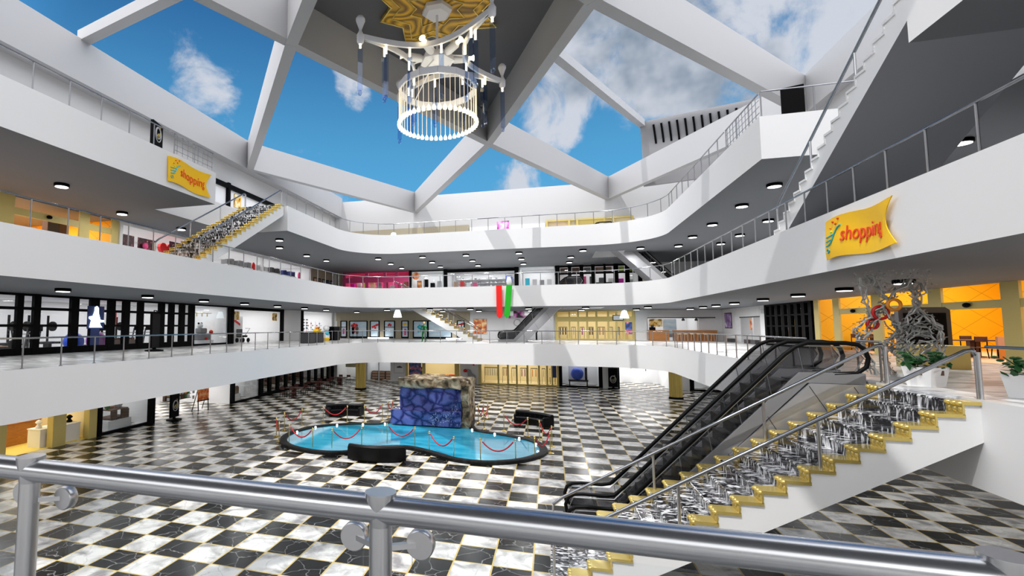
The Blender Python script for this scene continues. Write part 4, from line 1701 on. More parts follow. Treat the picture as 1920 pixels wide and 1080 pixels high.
def dishes(side, s, z, d, names, seed):
    """a few separate bowls, plates and jars"""
    rnd = random.Random(seed)
    for i, (ds, dd, r, h, mt, kind, lab) in enumerate(names):
        p = side_pt(side, s + ds, z, d + dd)
        if kind == 'bowl':
            q = MB().lathe([(r * .45, 0), (r * .9, h * .6), (r, h), (r * .92, h), (r * .8, h * .6), (.01, h * .2)], 14, p)
        elif kind == 'jar':
            q = MB().lathe([(r * .8, 0), (r, h * .1), (r, h * .75), (r * .5, h * .9), (r * .5, h)], 12, p)
        elif kind == 'plate':
            q = MB().lathe([(r * .5, 0), (r, .03), (r, .045), (.01, .02)], 16, p)
        else:
            q = MB().ball((p[0], p[1], p[2] + h / 2), (r, r, h / 2), 10, 8)
        tag(q.done(kind if kind != 'ball' else 'ornament', mt, smooth=45), lab, 'tableware')


# ===== ground floor, left side
storefront('storefront', 'gold square pillars framing the yellow floored shop at far left', 'L', 0, 14.0, 22.2, [(14.3, .7), (17.1, .5), (19.98, .72), (21.95, .5)], [], 'gold_paint', d0=-.05, d1=.35, glass=False)
counter('wood_counter', 'long orange wooden counter on the yellow floor at far left', -30.0, -26.55, 15.0, 20.75, 0.012, 1.14, 'wood_orange', 'wood_orange')
counter('white_counter', 'white box counter between the two gold pillars at lower left', -25.6, -24.75, 19.35, 21.6, 0.012, .92, 'shop_white', 'shop_white')
for i, (yy, r, mt, lb) in enumerate(((18.7, .34, 'shop_white', 'wide white plate'), (19.4, .28, 'steel', 'steel tray'), (20.1, .22, 'mid_grey', 'grey tray'))):
    solid('plate', f'{lb} on the orange wooden counter, {ORD[i]} from the left', 'tableware', mt, lambda q: q.lathe([(r * .6, 0), (r, .05), (r, .07), (.01, .03)], 16, (-27.2, yy, 1.152)), smooth=45)
for i, (yy, hh, mt, lb) in enumerate(((19.6, .42, 'shop_white', 'tall white vase'), (20.5, .35, 'black_metal', 'black ornate jug'), (20.9, .30, 'gold_paint', 'gold ornate bowl'), (21.3, .40, 'black_metal', 'black and gold figurine'))):
    solid('ornament', f'{lb} on the white box counter, {ORD[i]} from the left', 'ornament', mt, lambda q: q.lathe([(.13, 0), (.16, .06), (.07, hh * .45), (.17, hh * .7), (.10, hh * .9), (.03, hh)], 12, (-25.2, yy, .932)), smooth=45)
storefront('display_window', 'white display window with black frame and brown serving box, lower left', 'L', 0, 22.25, 26.35, [(22.38, .26), (26.2, .46)], [(0, .16)], 'black_metal')


def serving(side, s, label, seed, z=0.0):
    t = thing('serving_stand', label, 'display stand', side_pt(side, s, z, 1.0))
    sbox(MB(), side, s - .85, s + .85, z, z + .55, .7, 1.9).done('white_plinth', 'shop_white', t)
    sbox(MB(), side, s - .62, s - .18, z + .55, z + 1.15, .75, .82).done('brown_panel', 'brown', t)
    sbox(MB(), side, s + .12, s + .70, z + .55, z + 1.10, .75, .82).done('brown_panel', 'brown', t)
    sbox(MB(), side, s - .62, s + .70, z + .62, z + .68, .82, 1.8).done('shelf', 'brown', t)
    sbox(MB(), side, s - .62, s + .70, z + 1.10, z + 1.16, .82, 1.7).done('shelf', 'brown', t)
    return t


serving('L', 24.5, 'brown open serving stand in the display window at lower left', 1)
dishes('L', 24.5, 1.16, 1.2, [(-.5, 0, .16, .2, 'leaf_light', 'bowl', 'green salad bowl on the brown serving stand at lower left'), (-.12, .1, .2, .26, 'skin', 'ball', 'pinkish round ornament on the brown serving stand at lower left'),
                             (.22, 0, .2, .3, 'light_grey', 'bowl', 'pale grey bowl on the brown serving stand at lower left'), (.52, .1, .17, .22, 'shop_white', 'bowl', 'white bowl at the right end of the lower left serving stand')], 2)
totem('black totem sign with ring emblem beside the open white shop, lower left', -23.75, 27.6, 0, PI / 2 + .1)
t = thing('goods_shelf', 'wall shelf packed with coloured boxes in the open white shop', 'shelf', side_pt('L', 29.3, 1.1, .6))
sbox(MB(), 'L', 28.2, 30.4, 1.05, 1.95, .75, .95).done('back_panel', 'brown', t)
for k in range(4):
    sbox(MB(), 'L', 28.2, 30.4, 1.05 + k * .29, 1.09 + k * .29, .45, .76).done('shelf_board', 'brown', t)
GOODS = ['shop_white', 'red', 'leaf_light', 'gold_paint', 'cream', 'brown', 'orange', 'light_grey']
rnd = random.Random(4)
for r in range(3):
    for c in range(7):
        mt = GOODS[(r * 3 + c * 5 + rnd.randrange(3)) % 8]
        w_, h_ = rnd.uniform(.09, .13), rnd.uniform(.14, .22)
        s = 28.4 + c * .3
        nmz = {'shop_white': 'white', 'leaf_light': 'green', 'gold_paint': 'gold', 'light_grey': 'grey'}.get(mt, mt)
        tag(sbox(MB(), 'L', s - w_, s + w_, 1.09 + r * .29, 1.09 + r * .29 + h_, .5, .7).done('goods_box', mt), f'{nmz} goods box, {("bottom", "middle", "top")[r]} shelf of the lower left shop, {ORD[c]} from the left', 'box', 'goods on the lower left shelf')
t = thing('poster_easel', 'fiery orange poster on a black easel in the open white shop', 'easel', side_pt('L', 31.5, 0, .25))
sbox(MB(), 'L', 30.85, 32.05, .75, 1.85, .22, .27).done('board', 'poster_fire', t)
for s in (30.9, 32.0):
    q = MB()
    q.beam(side_pt('L', s, 0, .20), side_pt('L', s, 1.85, .30), .05, .05)
    q.beam(side_pt('L', s, 0, .75), side_pt('L', s, 1.5, .30), .04, .04)
    q.done('leg', 'black_metal', t)
sbox(MB(), 'L', 30.85, 32.05, .68, .74, .18, .30).done('ledge', 'black_metal', t)
for i, (z, s) in enumerate(((1.9, 30.55), (1.45, 30.6), (1.05, 30.6))):
    poster(f'small grey notice on the white wall left of the fiery poster, {("top", "middle", "bottom")[i]} one', 'L', s - .1, s + .1, z - .12, z + .12, 'light_grey', d=.4, name='notice')
storefront('display_window', 'narrow display window with black post and small brown box, left', 'L', 0, 34.5, 38.55, [(34.68, .36)], [(0, .14)], 'black_metal')
serving('L', 35.9, 'brown serving stand behind the narrow window, left', 3)
dishes('L', 35.9, 1.16, 1.2, [(-.3, 0, .2, .3, 'shop_white', 'bowl', 'tall white bowl behind the narrow window on the left'), (.25, 0, .2, .25, 'mid_grey', 'bowl', 'grey bowl behind the narrow window on the left')], 3)
storefront('storefront', 'long black slatted restaurant front at the far left of the ground floor', 'L', 0, 38.6, 53.9, [(38.75, .5), (40.1, .42), (41.5, .42), (43.0, .42), (44.6, .42), (46.2, .42), (47.8, .42), (49.4, .42), (51.0, .42), (52.5, .42), (53.7, .4)], [(0, .3), (2.35, 2.5), (2.9, 3.05)], 'black_metal')
for i in range(6):
    s = 40.8 + i * 2.2
    poster(f'dim wine list board behind the black slatted front, {ORD[i]} from the left', 'L', s - .45, s + .45, .8, 2.2, 'poster_dark', d=.6, name='menu_board')
solid('wall_lantern', 'small glowing yellow lantern on top of the black slatted front', 'lantern', 'lamp_warm', lambda q: q.lathe([(.05, 2.45), (.2, 2.55), (.22, 2.8), (.05, 2.95)], 8, side_pt('L', 46.9, 0, -.35)))


# cafe tables and chairs before it
def make_table():
    t = thing('cafe_table', 'x', 'table', (0, 0, 0), 'dark cafe tables')
    MB().box(-.75, .75, -.5, .5, .72, .77).done('table_top', 'dark_wood', t, bevel=.01)
    q = MB()
    q.box(-.18, .18, -.12, .12, .0, .72)
    q.done('pedestal', 'dark_wood', t)
    MB().box(-.3, .3, -.25, .25, 0, .04).done('foot', 'dark_wood', t)
    return t


def make_chair():
    t = thing('cafe_chair', 'x', 'chair', (0, 0, 0), 'dark cafe chairs')
    MB().box(-.22, .22, -.22, .22, .43, .47).done('seat', 'dark_wood', t, bevel=.01)
    bk = MB().box(-.21, .21, .19, .225, .70, .93).done('backrest', 'dark_wood', t, bevel=.01)
    for sx in (-1, 1):
        MB().beam((sx * .2, .2, .45), (sx * .2, .21, .93), .03, .03).done('back_post', 'black_metal', t)
        for sy in (-1, 1):
            MB().beam((sx * .19, sy * .19, .43), (sx * .22, sy * .22, 0), .032, .032).done('leg', 'black_metal', t)
    return t


TB0, CH0 = make_table(), make_chair()
uu = [True, True]


def put(proto, idx, x, y, z, rot, lab):
    if uu[idx]:
        uu[idx] = False
        proto.location = (x, y, z)
        proto.rotation_euler = (0, 0, rot)
        proto['label'] = lab
    else:
        dup(proto, (x, y, z), rot, lab)


for i, (x, y) in enumerate(((-21.7, 39.9), (-21.6, 44.6), (-21.3, 49.0))):
    w_ = ('nearest', 'middle', 'farthest')[i]
    put(TB0, 0, x, y, 0, .1, f'dark cafe table before the black slatted front, {w_} of three')
    for j, (dx, dy, r) in enumerate(((-.45, -1.05, PI), (.45, -1.05, PI), (-.45, 1.05, 0), (.45, 1.05, 0))):
        put(CH0, 1, x + dx, y + dy, 0, r, f'dark cafe chair at the {w_} ground floor table, {("front left", "front right", "rear left", "rear right")[j]}')

# ===== ground floor, back side
storefront('display_window', 'pale window with a small yellow notice at the far left corner, ground floor', 'B', 0, -23.9, -20.25, [(-23.85, .12), (-20.3, .12)], [(0, .12), (2.9, 3.05)], 'white_trim')
poster('white sheet with a small yellow sun print in the far left corner window', 'B', -22.9, -21.2, 1.4, 2.6, 'cream', d=.3)
for i in range(3):
    t = thing('low_shelf', f'low brick red shelf block behind the far left pillar, {ORD[i]} from the left', 'shelf', (-19.6 + i * .85, 55.6, 0), 'brick red shelves')
    MB().box(-20.0 + i * .85, -19.25 + i * .85, 55.3, 55.9, 0, .95).done('carcass', 'dark_wood', t)
    for k in range(3):
        MB().box(-19.96 + i * .85, -19.29 + i * .85, 55.26, 55.3, .08 + k * .3, .30 + k * .3).done('drawer_front', 'skin', t)
storefront('glass_door', 'thin steel framed glass door behind the far left gold pillar', 'B', 0, -20.2, -17.2, [(-20.1, .1), (-18.7, .08), (-17.25, .1)], [(2.85, 3.05)], 'white_trim')
poster('white door poster with a dark boat shape, left of the gold framed shop', 'B', -16.9, -15.7, .9, 2.4, 'shop_white', d=-.04, frame='light_grey')
solid('wall_ornament', 'flat dark boat shaped ornament on the white door poster', 'ornament', 'dark_grey', lambda q: q.prism([(-16.6, 1.6), (-16.2, 1.72), (-16.0, 1.6), (-15.9, 1.62), (-15.95, 1.5), (-16.5, 1.5)], 53.92, 53.945, lambda a, b, h: (a, h, b)))
storefront('storefront', 'gold framed toy shop window behind the rock fountain', 'B', 0, -15.5, -9.45, [(-15.4, .24), (-13.45, .36), (-9.75, .5)], [(0, .1), (2.75, 3.0)], 'gold_paint')
poster('tall navy poster with red and white figures in the gold framed toy shop', 'B', -15.2, -13.75, .1, 2.7, 'poster_blue', d=.05)
for i, (s, m2) in enumerate(((-14.9, 'red'), (-14.3, 'cyan'), (-13.9, 'black_metal'))):
    t = thing('toy_figure', f'{("red", "blue", "black")[i]} toy figure before the tall navy poster', 'toy', (s, 54.25, 0), 'toy figures')
    MB().lathe([(.16, 0), (.2, .5), (.15, .8)], 10, (s, 54.3, .06 + .2 * i)).done('body', m2, t, smooth=45)
    MB().ball((s, 54.3, 1.08 + .2 * i), .2, 10, 8).done('head', m2, t, smooth=60)
for i, s in enumerate((-13.2, -9.75)):
    t = thing('blade_sign', f'red projecting sign with black bracket above the gold toy shop, {("left", "right")[i]} one', 'sign', (s, 53.8, 2.6))
    MB().box(s - .55, s + .35, 53.55, 53.8, 2.62, 3.0).done('panel', 'signal_red', t, bevel=.02)
    MB().box(s + .35, s + .75, 53.6, 53.78, 2.72, 3.02).done('bracket', 'black_metal', t)
for i, (s, w_, m2) in enumerate(((-12.6, .9, 'cream'), (-11.5, .7, 'orange'), (-10.6, .8, 'red'))):
    t = thing('display_table', f'{("cream", "orange", "red")[i]} display table inside the gold framed toy shop', 'table', (s, 56, 0), 'toy shop tables')
    MB().box(s - w_ / 2, s + w_ / 2, 55.6, 56.3, .62, .70).done('table_top', m2, t)
    MB().box(s - w_ / 2 + .05, s + w_ / 2 - .05, 55.65, 56.25, .012, .62).done('cabinet', 'cream', t)
# red script sign
t = thing('script_sign', 'red script lettering sign on the white wall beside the gold shop fronts', 'sign', (-8.5, 53.9, 2.2))
q = MB()
pts = [(-9.25, 2.1), (-9.1, 2.42), (-8.98, 2.12), (-8.86, 2.40), (-8.74, 2.1), (-8.62, 2.26), (-8.5, 2.12), (-8.4, 2.25), (-8.3, 2.1), (-8.18, 2.24), (-8.08, 2.08), (-7.96, 2.2), (-7.9, 1.92), (-8.02, 1.95), (-7.85, 2.12), (-7.7, 2.18)]
q.tube([(a, 53.93, b) for a, b in pts], .05, 6)
q.done('lettering', 'signal_red', t, smooth=60)
t = thing('shoe_display', 'grey and red boot shaped display on the white wall beside the gold shops', 'display', (-8.3, 53.6, 0))
MB().prism([(-8.9, 0), (-7.7, 0), (-7.75, .9), (-8.1, 1.1), (-8.3, 1.5), (-8.6, 1.55), (-8.5, .9), (-8.9, .5)], 53.5, 53.85, lambda a, b, h: (a, h, b)).done('boot', 'mid_grey', t)
MB().ball((-8.8, 53.65, 1.4), (.22, .15, .18), 8, 6).done('ornament', 'red', t, smooth=60)
ps = [-7.3, -5.35, -4.35, -3.45, -2.35, -1.2, -.4, .1, .62]
storefront('storefront', 'wide gold panelled shop front with many narrow glass doors, ground floor back', 'B', 0, -7.4, .75, [(-7.28, .3)] + [(s, .17) for s in ps[1:-1]] + [(.65, .18)], [(0, .12), (2.45, 3.03)], 'gold_paint')
for i in range(8):
    a, c = ps[i] + .25, ps[i + 1] - .2
    t = thing('clothes_rack', f'clothes rack inside the wide gold shop front, bay {i + 1 if False else ORD[i]} from the left', 'rack', ((a + c) / 2, 56, 0), 'gold shop racks')
    q = MB()
    for s in (a, c):
        q.beam((s, 56, .012), (s, 56, 1.6), .04, .04)
    q.done('rack_frame', 'dark_grey', t)
    MB().box(a, c, 55.95, 56.05, 1.56, 1.64).done('rail', 'dark_grey', t)
    m2 = ('light_grey', 'skin', 'cream', 'purple', 'orange', 'light_grey', 'cream', 'shop_white')[i]
    n_ = max(1, int((c - a) / .25))
    for k in range(n_):
        s = a + (k + .5) * (c - a) / n_
        MB().box(s - .04, s + .04, 55.8, 56.2, .75, 1.5).done('garment', m2, t)
poster('narrow dark blue banner at the right end of the wide gold shop front', 'B', .15, .52, .9, 2.6, 'navy', d=-.18, cat='banner', name='narrow_banner')  # narrow banner set free before the front, nothing hangs it
for i, (s, wd) in enumerate(((-5.6, 'left'), (-.5, 'right'))):
    t = thing('blade_sign', f'small black and pink projecting sign over the wide gold shop front, {wd} one', 'sign', (s, 53.8, 2.8))
    MB().box(s - .3, s + .1, 53.5, 53.85, 2.72, 2.98).done('panel', 'skin', t)
    MB().box(s + .1, s + .5, 53.6, 53.85, 2.7, 2.95).done('bracket', 'black_metal', t)
storefront('display_window', 'white window with thick black posts and a blue ball, ground floor back', 'B', 0, .8, 4.85, [(.92, .3), (4.72, .34)], [(0, .14)], 'black_metal')
poster('abstract black and white picture behind the blue ball', 'B', 1.75, 3.6, .35, 2.3, 'shop_white', d=1.6, frame='light_grey')
solid('exercise_ball', 'large bright blue ball in the black posted window at the back', 'ball', 'blue', lambda q: q.ball((2.55, 54.85, 1.27), .62, 20, 14), smooth=80)
t = thing('ball_bench', 'black low bench holding the bright blue ball', 'bench', (2.7, 54.55, 0))
MB().box(1.7, 3.6, 54.6, 55.1, .52, .64).done('seat', 'black_metal', t)
for s in (1.8, 3.5):
    MB().box(s - .05, s + .05, 54.65, 55.05, 0, .52).done('leg', 'black_metal', t)
MB().box(3.3, 3.5, 54.7, 55.0, .64, 1.9).done('upright', 'black_metal', t)
totem('black totem sign with ring emblem at the back, right of the blue ball window', 5.8, 53.4, 0, -.05)
storefront('storefront', 'open bright white shop with thin black ceiling track, ground floor back right', 'B', 0, 6.35, 11.1, [(6.4, .1)], [(2.72, 2.8)], 'black_metal', glass=False)
for i, (s, h_) in enumerate(((8.95, 1.0), (9.7, .8), (10.6, .9))):
    solid('hanging_hook', f'thin dark clothes hook rail in the bright white shop, {ORD[i]} from the left', 'rail', 'dark_grey', lambda q: q.box(s - .03, s + .03, 54.6, 54.66, 2.72 - h_, 2.72))
solid('price_disc', 'round lime green disc hanging in the bright white shop', 'sign', 'lime', lambda q: q.tube([(7.6, 54.5, 2.15), (7.6, 54.53, 2.15)], .2, 16))
storefront('display_window', 'white corner window with black frame behind the right gold pillar', 'B', 0, 12.6, 15.5, [(12.8, .36)], [(0, .15)], 'black_metal')

# ===== first floor, left side: black framed gym
gp = [(14.2, .4), (15.6, .4), (17.62, .3), (18.45, .34), (20.5, .45), (21.72, .55), (22.85, .45), (23.9, .45), (25.0, .40), (26.75, .45), (27.65, .42), (28.65, .45), (29.62, .5)]
storefront('storefront', 'long black framed gym front on the left first floor', 'L', 1, 10.0, 29.85, gp, [(0, .34), (1.36, 1.48), (2.18, 2.32), (2.86, 2.97)], 'black_metal')
t = thing('neon_sign', 'glowing white neon figure on a navy panel of the gym front', 'neon sign', side_pt('L', 21.72, L1 + .3, -.12))
sbox(MB(), 'L', 21.2, 22.25, L1 + 1.25, L1 + 2.5, -.15, -.11).done('panel', 'navy', t)
sbox(MB(), 'L', 21.45, 22.0, L1 + .35, L1 + 1.25, -.14, -.11).done('panel', 'navy', t)
fig = [(21.32, 1.32), (22.12, 1.32), (22.0, 1.44), (21.95, 1.6), (22.2, 1.62), (22.22, 1.72), (21.98, 1.74), (21.86, 2.1), (21.84, 2.4), (21.74, 2.5), (21.62, 2.44), (21.6, 2.2), (21.5, 1.95), (21.28, 1.92), (21.26, 1.82), (21.42, 1.72), (21.36, 1.5)]
q = MB()
q.prism(fig, -.20, -.16, lambda a, b, h: side_pt('L', a, L1 + b, h))
q.done('tube_figure', 'neon_white', t)
for i, (s, d, r, mt, lb) in enumerate(((21.75, 1.4, .52, 'blue', 'blue exercise ball'), (23.2, 1.4, .54, 'purple', 'purple exercise ball'))):
    p = side_pt('L', s, L1 + r, d)
    solid('exercise_ball', f'{lb} on the gym floor behind the black posts', 'ball', mt, lambda q: q.ball(p, r, 20, 14), smooth=80)
t = thing('punching_bag', 'red punching bag hanging behind the gym front', 'punching bag', side_pt('L', 24.45, L1 + 1.4, 1.6))
MB().lathe([(.18, 1.35), (.24, 1.45), (.24, 2.3), (.18, 2.4)], 14, side_pt('L', 24.45, L1, 1.6)).done('bag', 'red', t, smooth=40)
MB().tube([side_pt('L', 24.45, L1 + 2.4, 1.6), side_pt('L', 24.45, S2 - .06, 1.6)], .02, 6).done('chain', 'steel', t)
for i, (s, d) in enumerate(((19.2, 3.6), (21.4, 3.6), (26.2, 3.6))):
    t = thing('weight_machine', f'black weight machine with round discs in the gym, {ORD[i]} from the left', 'gym machine', side_pt('L', s, L1, d), 'gym machines')
    q = MB()
    sbox(q, 'L', s - .6, s - .52, L1 + .002, L1 + 2.0, d, d + .1)
    sbox(q, 'L', s + .52, s + .6, L1 + .002, L1 + 2.0, d, d + .1)
    q.done('frame', 'black_metal', t)
    sbox(MB(), 'L', s - .9, s + .9, L1 + 1.35, L1 + 1.41, d - .12, d - .04).done('bar', 'steel', t)
    for u in (-.75, .75):
        c = side_pt('L', s + u, L1 + 1.38, d - .08)
        MB().tube([(c[0], c[1] - .06, c[2]), (c[0], c[1] + .06, c[2])], .28, 16).done('disc', 'black_rubber', t, smooth=40)
    sbox(MB(), 'L', s - .55, s + .55, L1 + .40, L1 + .52, d - 1.0, d - .1).done('bench', 'black_leather', t)
    sbox(MB(), 'L', s - .1, s + .1, L1 + .002, L1 + .40, d - .9, d - .5).done('leg', 'black_metal', t)
t = thing('exercise_bike', 'black exercise bike at the near end of the gym', 'exercise bike', side_pt('L', 18.7, L1, 1.3))
c = side_pt('L', 18.4, L1 + .38, 1.3)
MB().tube([(c[0] - .06, c[1], c[2]), (c[0] + .06, c[1], c[2])], .34, 18).done('flywheel', 'black_metal', t, smooth=40)
q = MB()
A_ = [side_pt('L', 18.4, L1 + .4, 1.3), side_pt('L', 18.25, L1 + 1.2, 1.3), side_pt('L', 18.4, L1 + .5, 1.3), side_pt('L', 19.1, L1 + .45, 1.3), side_pt('L', 19.25, L1 + 1.0, 1.3)]
q.tube(A_[:2], .04, 6)
q.tube(A_[2:], .04, 6)
q.tube([side_pt('L', 18.1, L1 + .04, 1.3), side_pt('L', 19.4, L1 + .04, 1.3)], .04, 6)
q.tube([side_pt('L', 19.1, L1 + .04, 1.3), side_pt('L', 19.1, L1 + .45, 1.3)], .04, 6)
q.done('frame', 'dark_grey', t, smooth=50)
MB().ball(side_pt('L', 19.27, L1 + 1.04, 1.3), (.13, .2, .06), 8, 6).done('saddle', 'black_leather', t, smooth=60)
MB().tube([side_pt('L', 18.25, L1 + 1.2, 1.05), side_pt('L', 18.25, L1 + 1.2, 1.55)], .03, 6).done('handlebar', 'black_rubber', t)
t = thing('gym_bench', 'reddish wooden bench at the left edge of the gym', 'bench', side_pt('L', 17.3, L1, .9))
for k in range(4):
    sbox(MB(), 'L', 15.9, 17.6, L1 + .40, L1 + .45, .55 + k * .2, .7 + k * .2).done('plank', 'skin', t)
for s in (16.1, 17.4):
    sbox(MB(), 'L', s - .05, s + .05, L1 + .002, L1 + .40, .6, 1.25).done('leg', 'black_metal', t)
for i, (s, d) in enumerate(((16.4, 2.4), (18.0, 2.6), (19.9, 1.9), (24.9, 2.6), (27.2, 2.2), (28.6, 2.6))):
    t = thing('treadmill', f'black treadmill on the gym floor, {ORD[i]} from the left', 'treadmill', side_pt('L', s, L1, d), 'gym treadmills')
    sbox(MB(), 'L', s - .38, s + .38, L1 + .002, L1 + .22, d, d + 1.5).done('deck', 'black_metal', t, bevel=.03)
    q = MB()
    for u in (-.34, .34):
        q.beam(side_pt('L', s + u, L1 + .2, d + .25), side_pt('L', s + u, L1 + 1.25, d + .05), .07, .07)
    q.done('upright', 'dark_grey', t)
    sbox(MB(), 'L', s - .38, s + .38, L1 + 1.12, L1 + 1.42, d - .06, d + .04).done('console', 'black_metal', t, bevel=.02)
    sbox(MB(), 'L', s - .36, s + .36, L1 + .95, L1 + 1.0, d + .05, d + .5).done('handle', 'mid_grey', t)
poster('gold flame poster hanging behind the right end of the gym front', 'L', 27.95, 28.4, L1 + 1.5, L1 + 2.15, 'poster_yellow', d=.5)
for i, s in enumerate((24.6, 25.6, 28.1)):
    solid('dumbbell_rack', f'small black and brown dumbbell rack low in the gym, {ORD[i]} from the left', 'rack', 'brown', lambda q: (sbox(q, 'L', s - .35, s + .35, L1 + .002, L1 + .55, 1.2, 1.5), [q.ball(side_pt('L', s - .25 + k * .17, L1 + .62, 1.3), .08, 8, 6) for k in range(4)]))
totem('tall black totem on a square foot before the gym front', -21.2, 22.9, L1, PI / 2 + .35, h=2.1, w=1.0, emblem=False, handle=True)
# display window, doorway, white shop
storefront('display_window', 'tall first floor window with thin black frame and a grey ride on toy', 'L', 1, 29.9, 34.15, [(34.0, .26)], [(0, .12), (2.86, 2.97)], 'black_metal')
t = thing('ride_on_toy', 'grey ride on toy with red knobs in the tall first floor window', 'toy', side_pt('L', 31.8, L1, .9))
sbox(MB(), 'L', 31.0, 32.8, L1 + .02, L1 + .35, .5, 1.4).done('base', 'shop_white', t)
sbox(MB(), 'L', 31.2, 32.6, L1 + .35, L1 + .85, .6, 1.3).done('body', 'mid_grey', t, bevel=.08)
sbox(MB(), 'L', 31.5, 32.3, L1 + .85, L1 + 1.25, .7, 1.2).done('cabin', 'mid_grey', t, bevel=.1)
MB().ball(side_pt('L', 31.75, L1 + 1.42, .95), (.2, .24, .22), 10, 8).done('head', 'shop_white', t, smooth=60)
for u in (-.16, .16):
    MB().ball(side_pt('L', 31.75 + u, L1 + 1.6, .95), .08, 8, 6).done('ear', 'black_metal', t, smooth=60)
MB().ball(side_pt('L', 32.6, L1 + .95, .6), .16, 8, 6).done('knob', 'red', t, smooth=60)
MB().ball(side_pt('L', 32.0, L1 + .45, .55), .12, 8, 6).done('knob', 'red', t, smooth=60)
t = thing('spot_track', 'pale spotlight track at the ceiling of the tall first floor window', 'track light', side_pt('L', 31.6, S2 - .6, 1))
sbox(MB(), 'L', 30.4, 33.0, S2 - .62, S2 - .56, .9, .96).done('track', 'cream', t)
for k in range(4):
    MB().tube([side_pt('L', 30.7 + k * .6, S2 - .62, .93), side_pt('L', 30.7 + k * .6, S2 - .85, .93)], .05, 8).done('spot', 'cream', t)
storefront('black_doorway', 'wide black framed doorway with two yellow posters on the left first floor', 'L', 1, 34.2, 42.35, [(34.35, .3), (42.1, .42)], [(2.72, 2.97)], 'black_metal', glass=False)
poster('yellow and dark square poster in the wide doorway, left one', 'L', 34.75, 35.75, L1 + 1.9, L1 + 2.6, 'poster_yellow', d=.3)
poster('yellow and dark square poster in the wide doorway, right one', 'L', 40.9, 41.7, L1 + 1.9, L1 + 2.6, 'poster_yellow', d=.3)
t = thing('promo_panel', 'white promotional panel with a slanted red stripe inside the doorway', 'panel', side_pt('L', 37.0, L1, 1.5))
sbox(MB(), 'L', 36.2, 38.0, L1 + .002, L1 + 2.25, 1.5, 1.6).done('board', 'shop_white', t)
q = MB()
q.prism([(36.35, 2.2), (37.6, 1.62), (37.6, 1.42), (36.35, 2.0)], 1.46, 1.49, lambda a, b, h: side_pt('L', a, L1 + b, h))
q.done('red_stripe', 'red', t)
t = thing('baby_stroller', 'black stroller before the white promotional panel', 'stroller', side_pt('L', 37.2, L1, .9))
for s, d in ((36.8, .7), (37.7, .7), (36.8, 1.2), (37.7, 1.2)):
    c = side_pt('L', s, L1 + .2, d)
    MB().tube([(c[0] - .04, c[1], c[2]), (c[0] + .04, c[1], c[2])], .19, 12).done('wheel', 'black_rubber', t, smooth=40)
sbox(MB(), 'L', 36.7, 37.6, L1 + .45, L1 + .62, .7, 1.2).done('seat', 'black_leather', t, bevel=.04)
sbox(MB(), 'L', 36.65, 36.85, L1 + .5, L1 + 1.15, .7, 1.2).done('backrest', 'dark_grey', t, bevel=.04)
MB().tube([side_pt('L', 36.8, L1 + .3, .72), side_pt('L', 37.5, L1 + .8, .72), side_pt('L', 37.95, L1 + 1.2, .72), side_pt('L', 37.95, L1 + 1.2, 1.18)], .025, 6).done('handle', 'steel', t, smooth=50)
t = thing('wall_rail', 'long grey wall rail inside the wide doorway', 'rail', side_pt('L', 39, L1 + 2.2, 5.8))
sbox(MB(), 'L', 36.5, 41.8, L1 + 2.2, L1 + 2.3, 5.75, 5.95).done('rail', 'light_grey', t)
storefront('storefront', 'white accessory shop with one black post at the end of the left first floor', 'L', 1, 45.8, 53.9, [(46.1, .36)], [], 'black_metal', glass=False)
for i, (y, w_, lb) in enumerate(((37.2, .95, 'left'), (38.8, .9, 'right'))):
    t = thing('trash_bin', f'dark grey box bin behind the left railing, {lb} of two', 'bin', (-19.0, y, L1), 'grey box bins')
    MB().box(-19.5, -18.6, y - w_ / 2, y + w_ / 2, L1 + .002, L1 + .82).done('body', 'dark_grey', t, bevel=.02)
    MB().box(-19.5, -18.6, y - w_ / 2, y + w_ / 2, L1 + .82, L1 + .87).done('lid', 'black_metal', t)
t = thing('toy_crate', 'yellow and orange toy crate on the right grey box bin', 'crate', (-19.0, 38.9, L1 + .87))
MB().box(-19.3, -18.8, 38.6, 39.2, L1 + .87, L1 + 1.15).done('crate', 'yellow', t)
for k in range(4):
    MB().ball((-19.05, 38.68 + k * .15, L1 + 1.22), .12, 8, 6).done('toy_ball', ('orange', 'yellow', 'red', 'orange')[k], t, smooth=60)
t = thing('plush_figure', 'white and yellow standing plush figure beside the white accessory shop', 'plush toy', (-20.4, 43.6, L1))
MB().lathe([(.22, .002), (.3, .15), (.34, .5), (.22, .85), (.12, .95)], 12, (-20.4, 43.6, L1)).done('body', 'shop_white', t, smooth=50)
MB().ball((-20.4, 43.6, L1 + 1.2), (.3, .3, .28), 12, 8).done('head', 'shop_white', t, smooth=60)
MB().lathe([(.26, .02), (.36, .25), (.3, .34)], 12, (-20.4, 43.6, L1)).done('skirt', 'yellow', t, smooth=50)
MB().ball((-20.2, 43.4, L1 + .7), (.18, .2, .16), 8, 6).done('scarf', 'cyan', t, smooth=60)
solid('black_cabinet', 'low black cabinet against the white accessory shop beside the plush figure', 'cabinet', 'black_metal', lambda q: q.box(-20.9, -20.3, 45.2, 46.6, L1 + .9 - .9 + .002, L1 + 1.35))
for i in range(5):
    t = thing('jewellery_stand', f'thin accessory stand with pink trinkets in the white shop, {ORD[i]} from the left', 'stand', side_pt('L', 48.6 + i * 1.05, L1, 1.3), 'accessory stands')
    p = side_pt('L', 48.6 + i * 1.05, L1, 1.3)
    MB().tube([p, (p[0], p[1], p[2] + 1.9)], .03, 6).done('pole', 'light_grey', t)
    for k in range(5):
        MB().ball((p[0] + .1, p[1] + (.18 if k % 2 else -.18), p[2] + .8 + k * .22), .09, 6, 5).done('trinket', ('skin', 'pink', 'shop_white', 'cyan', 'skin')[(k + i) % 5], t, smooth=60)
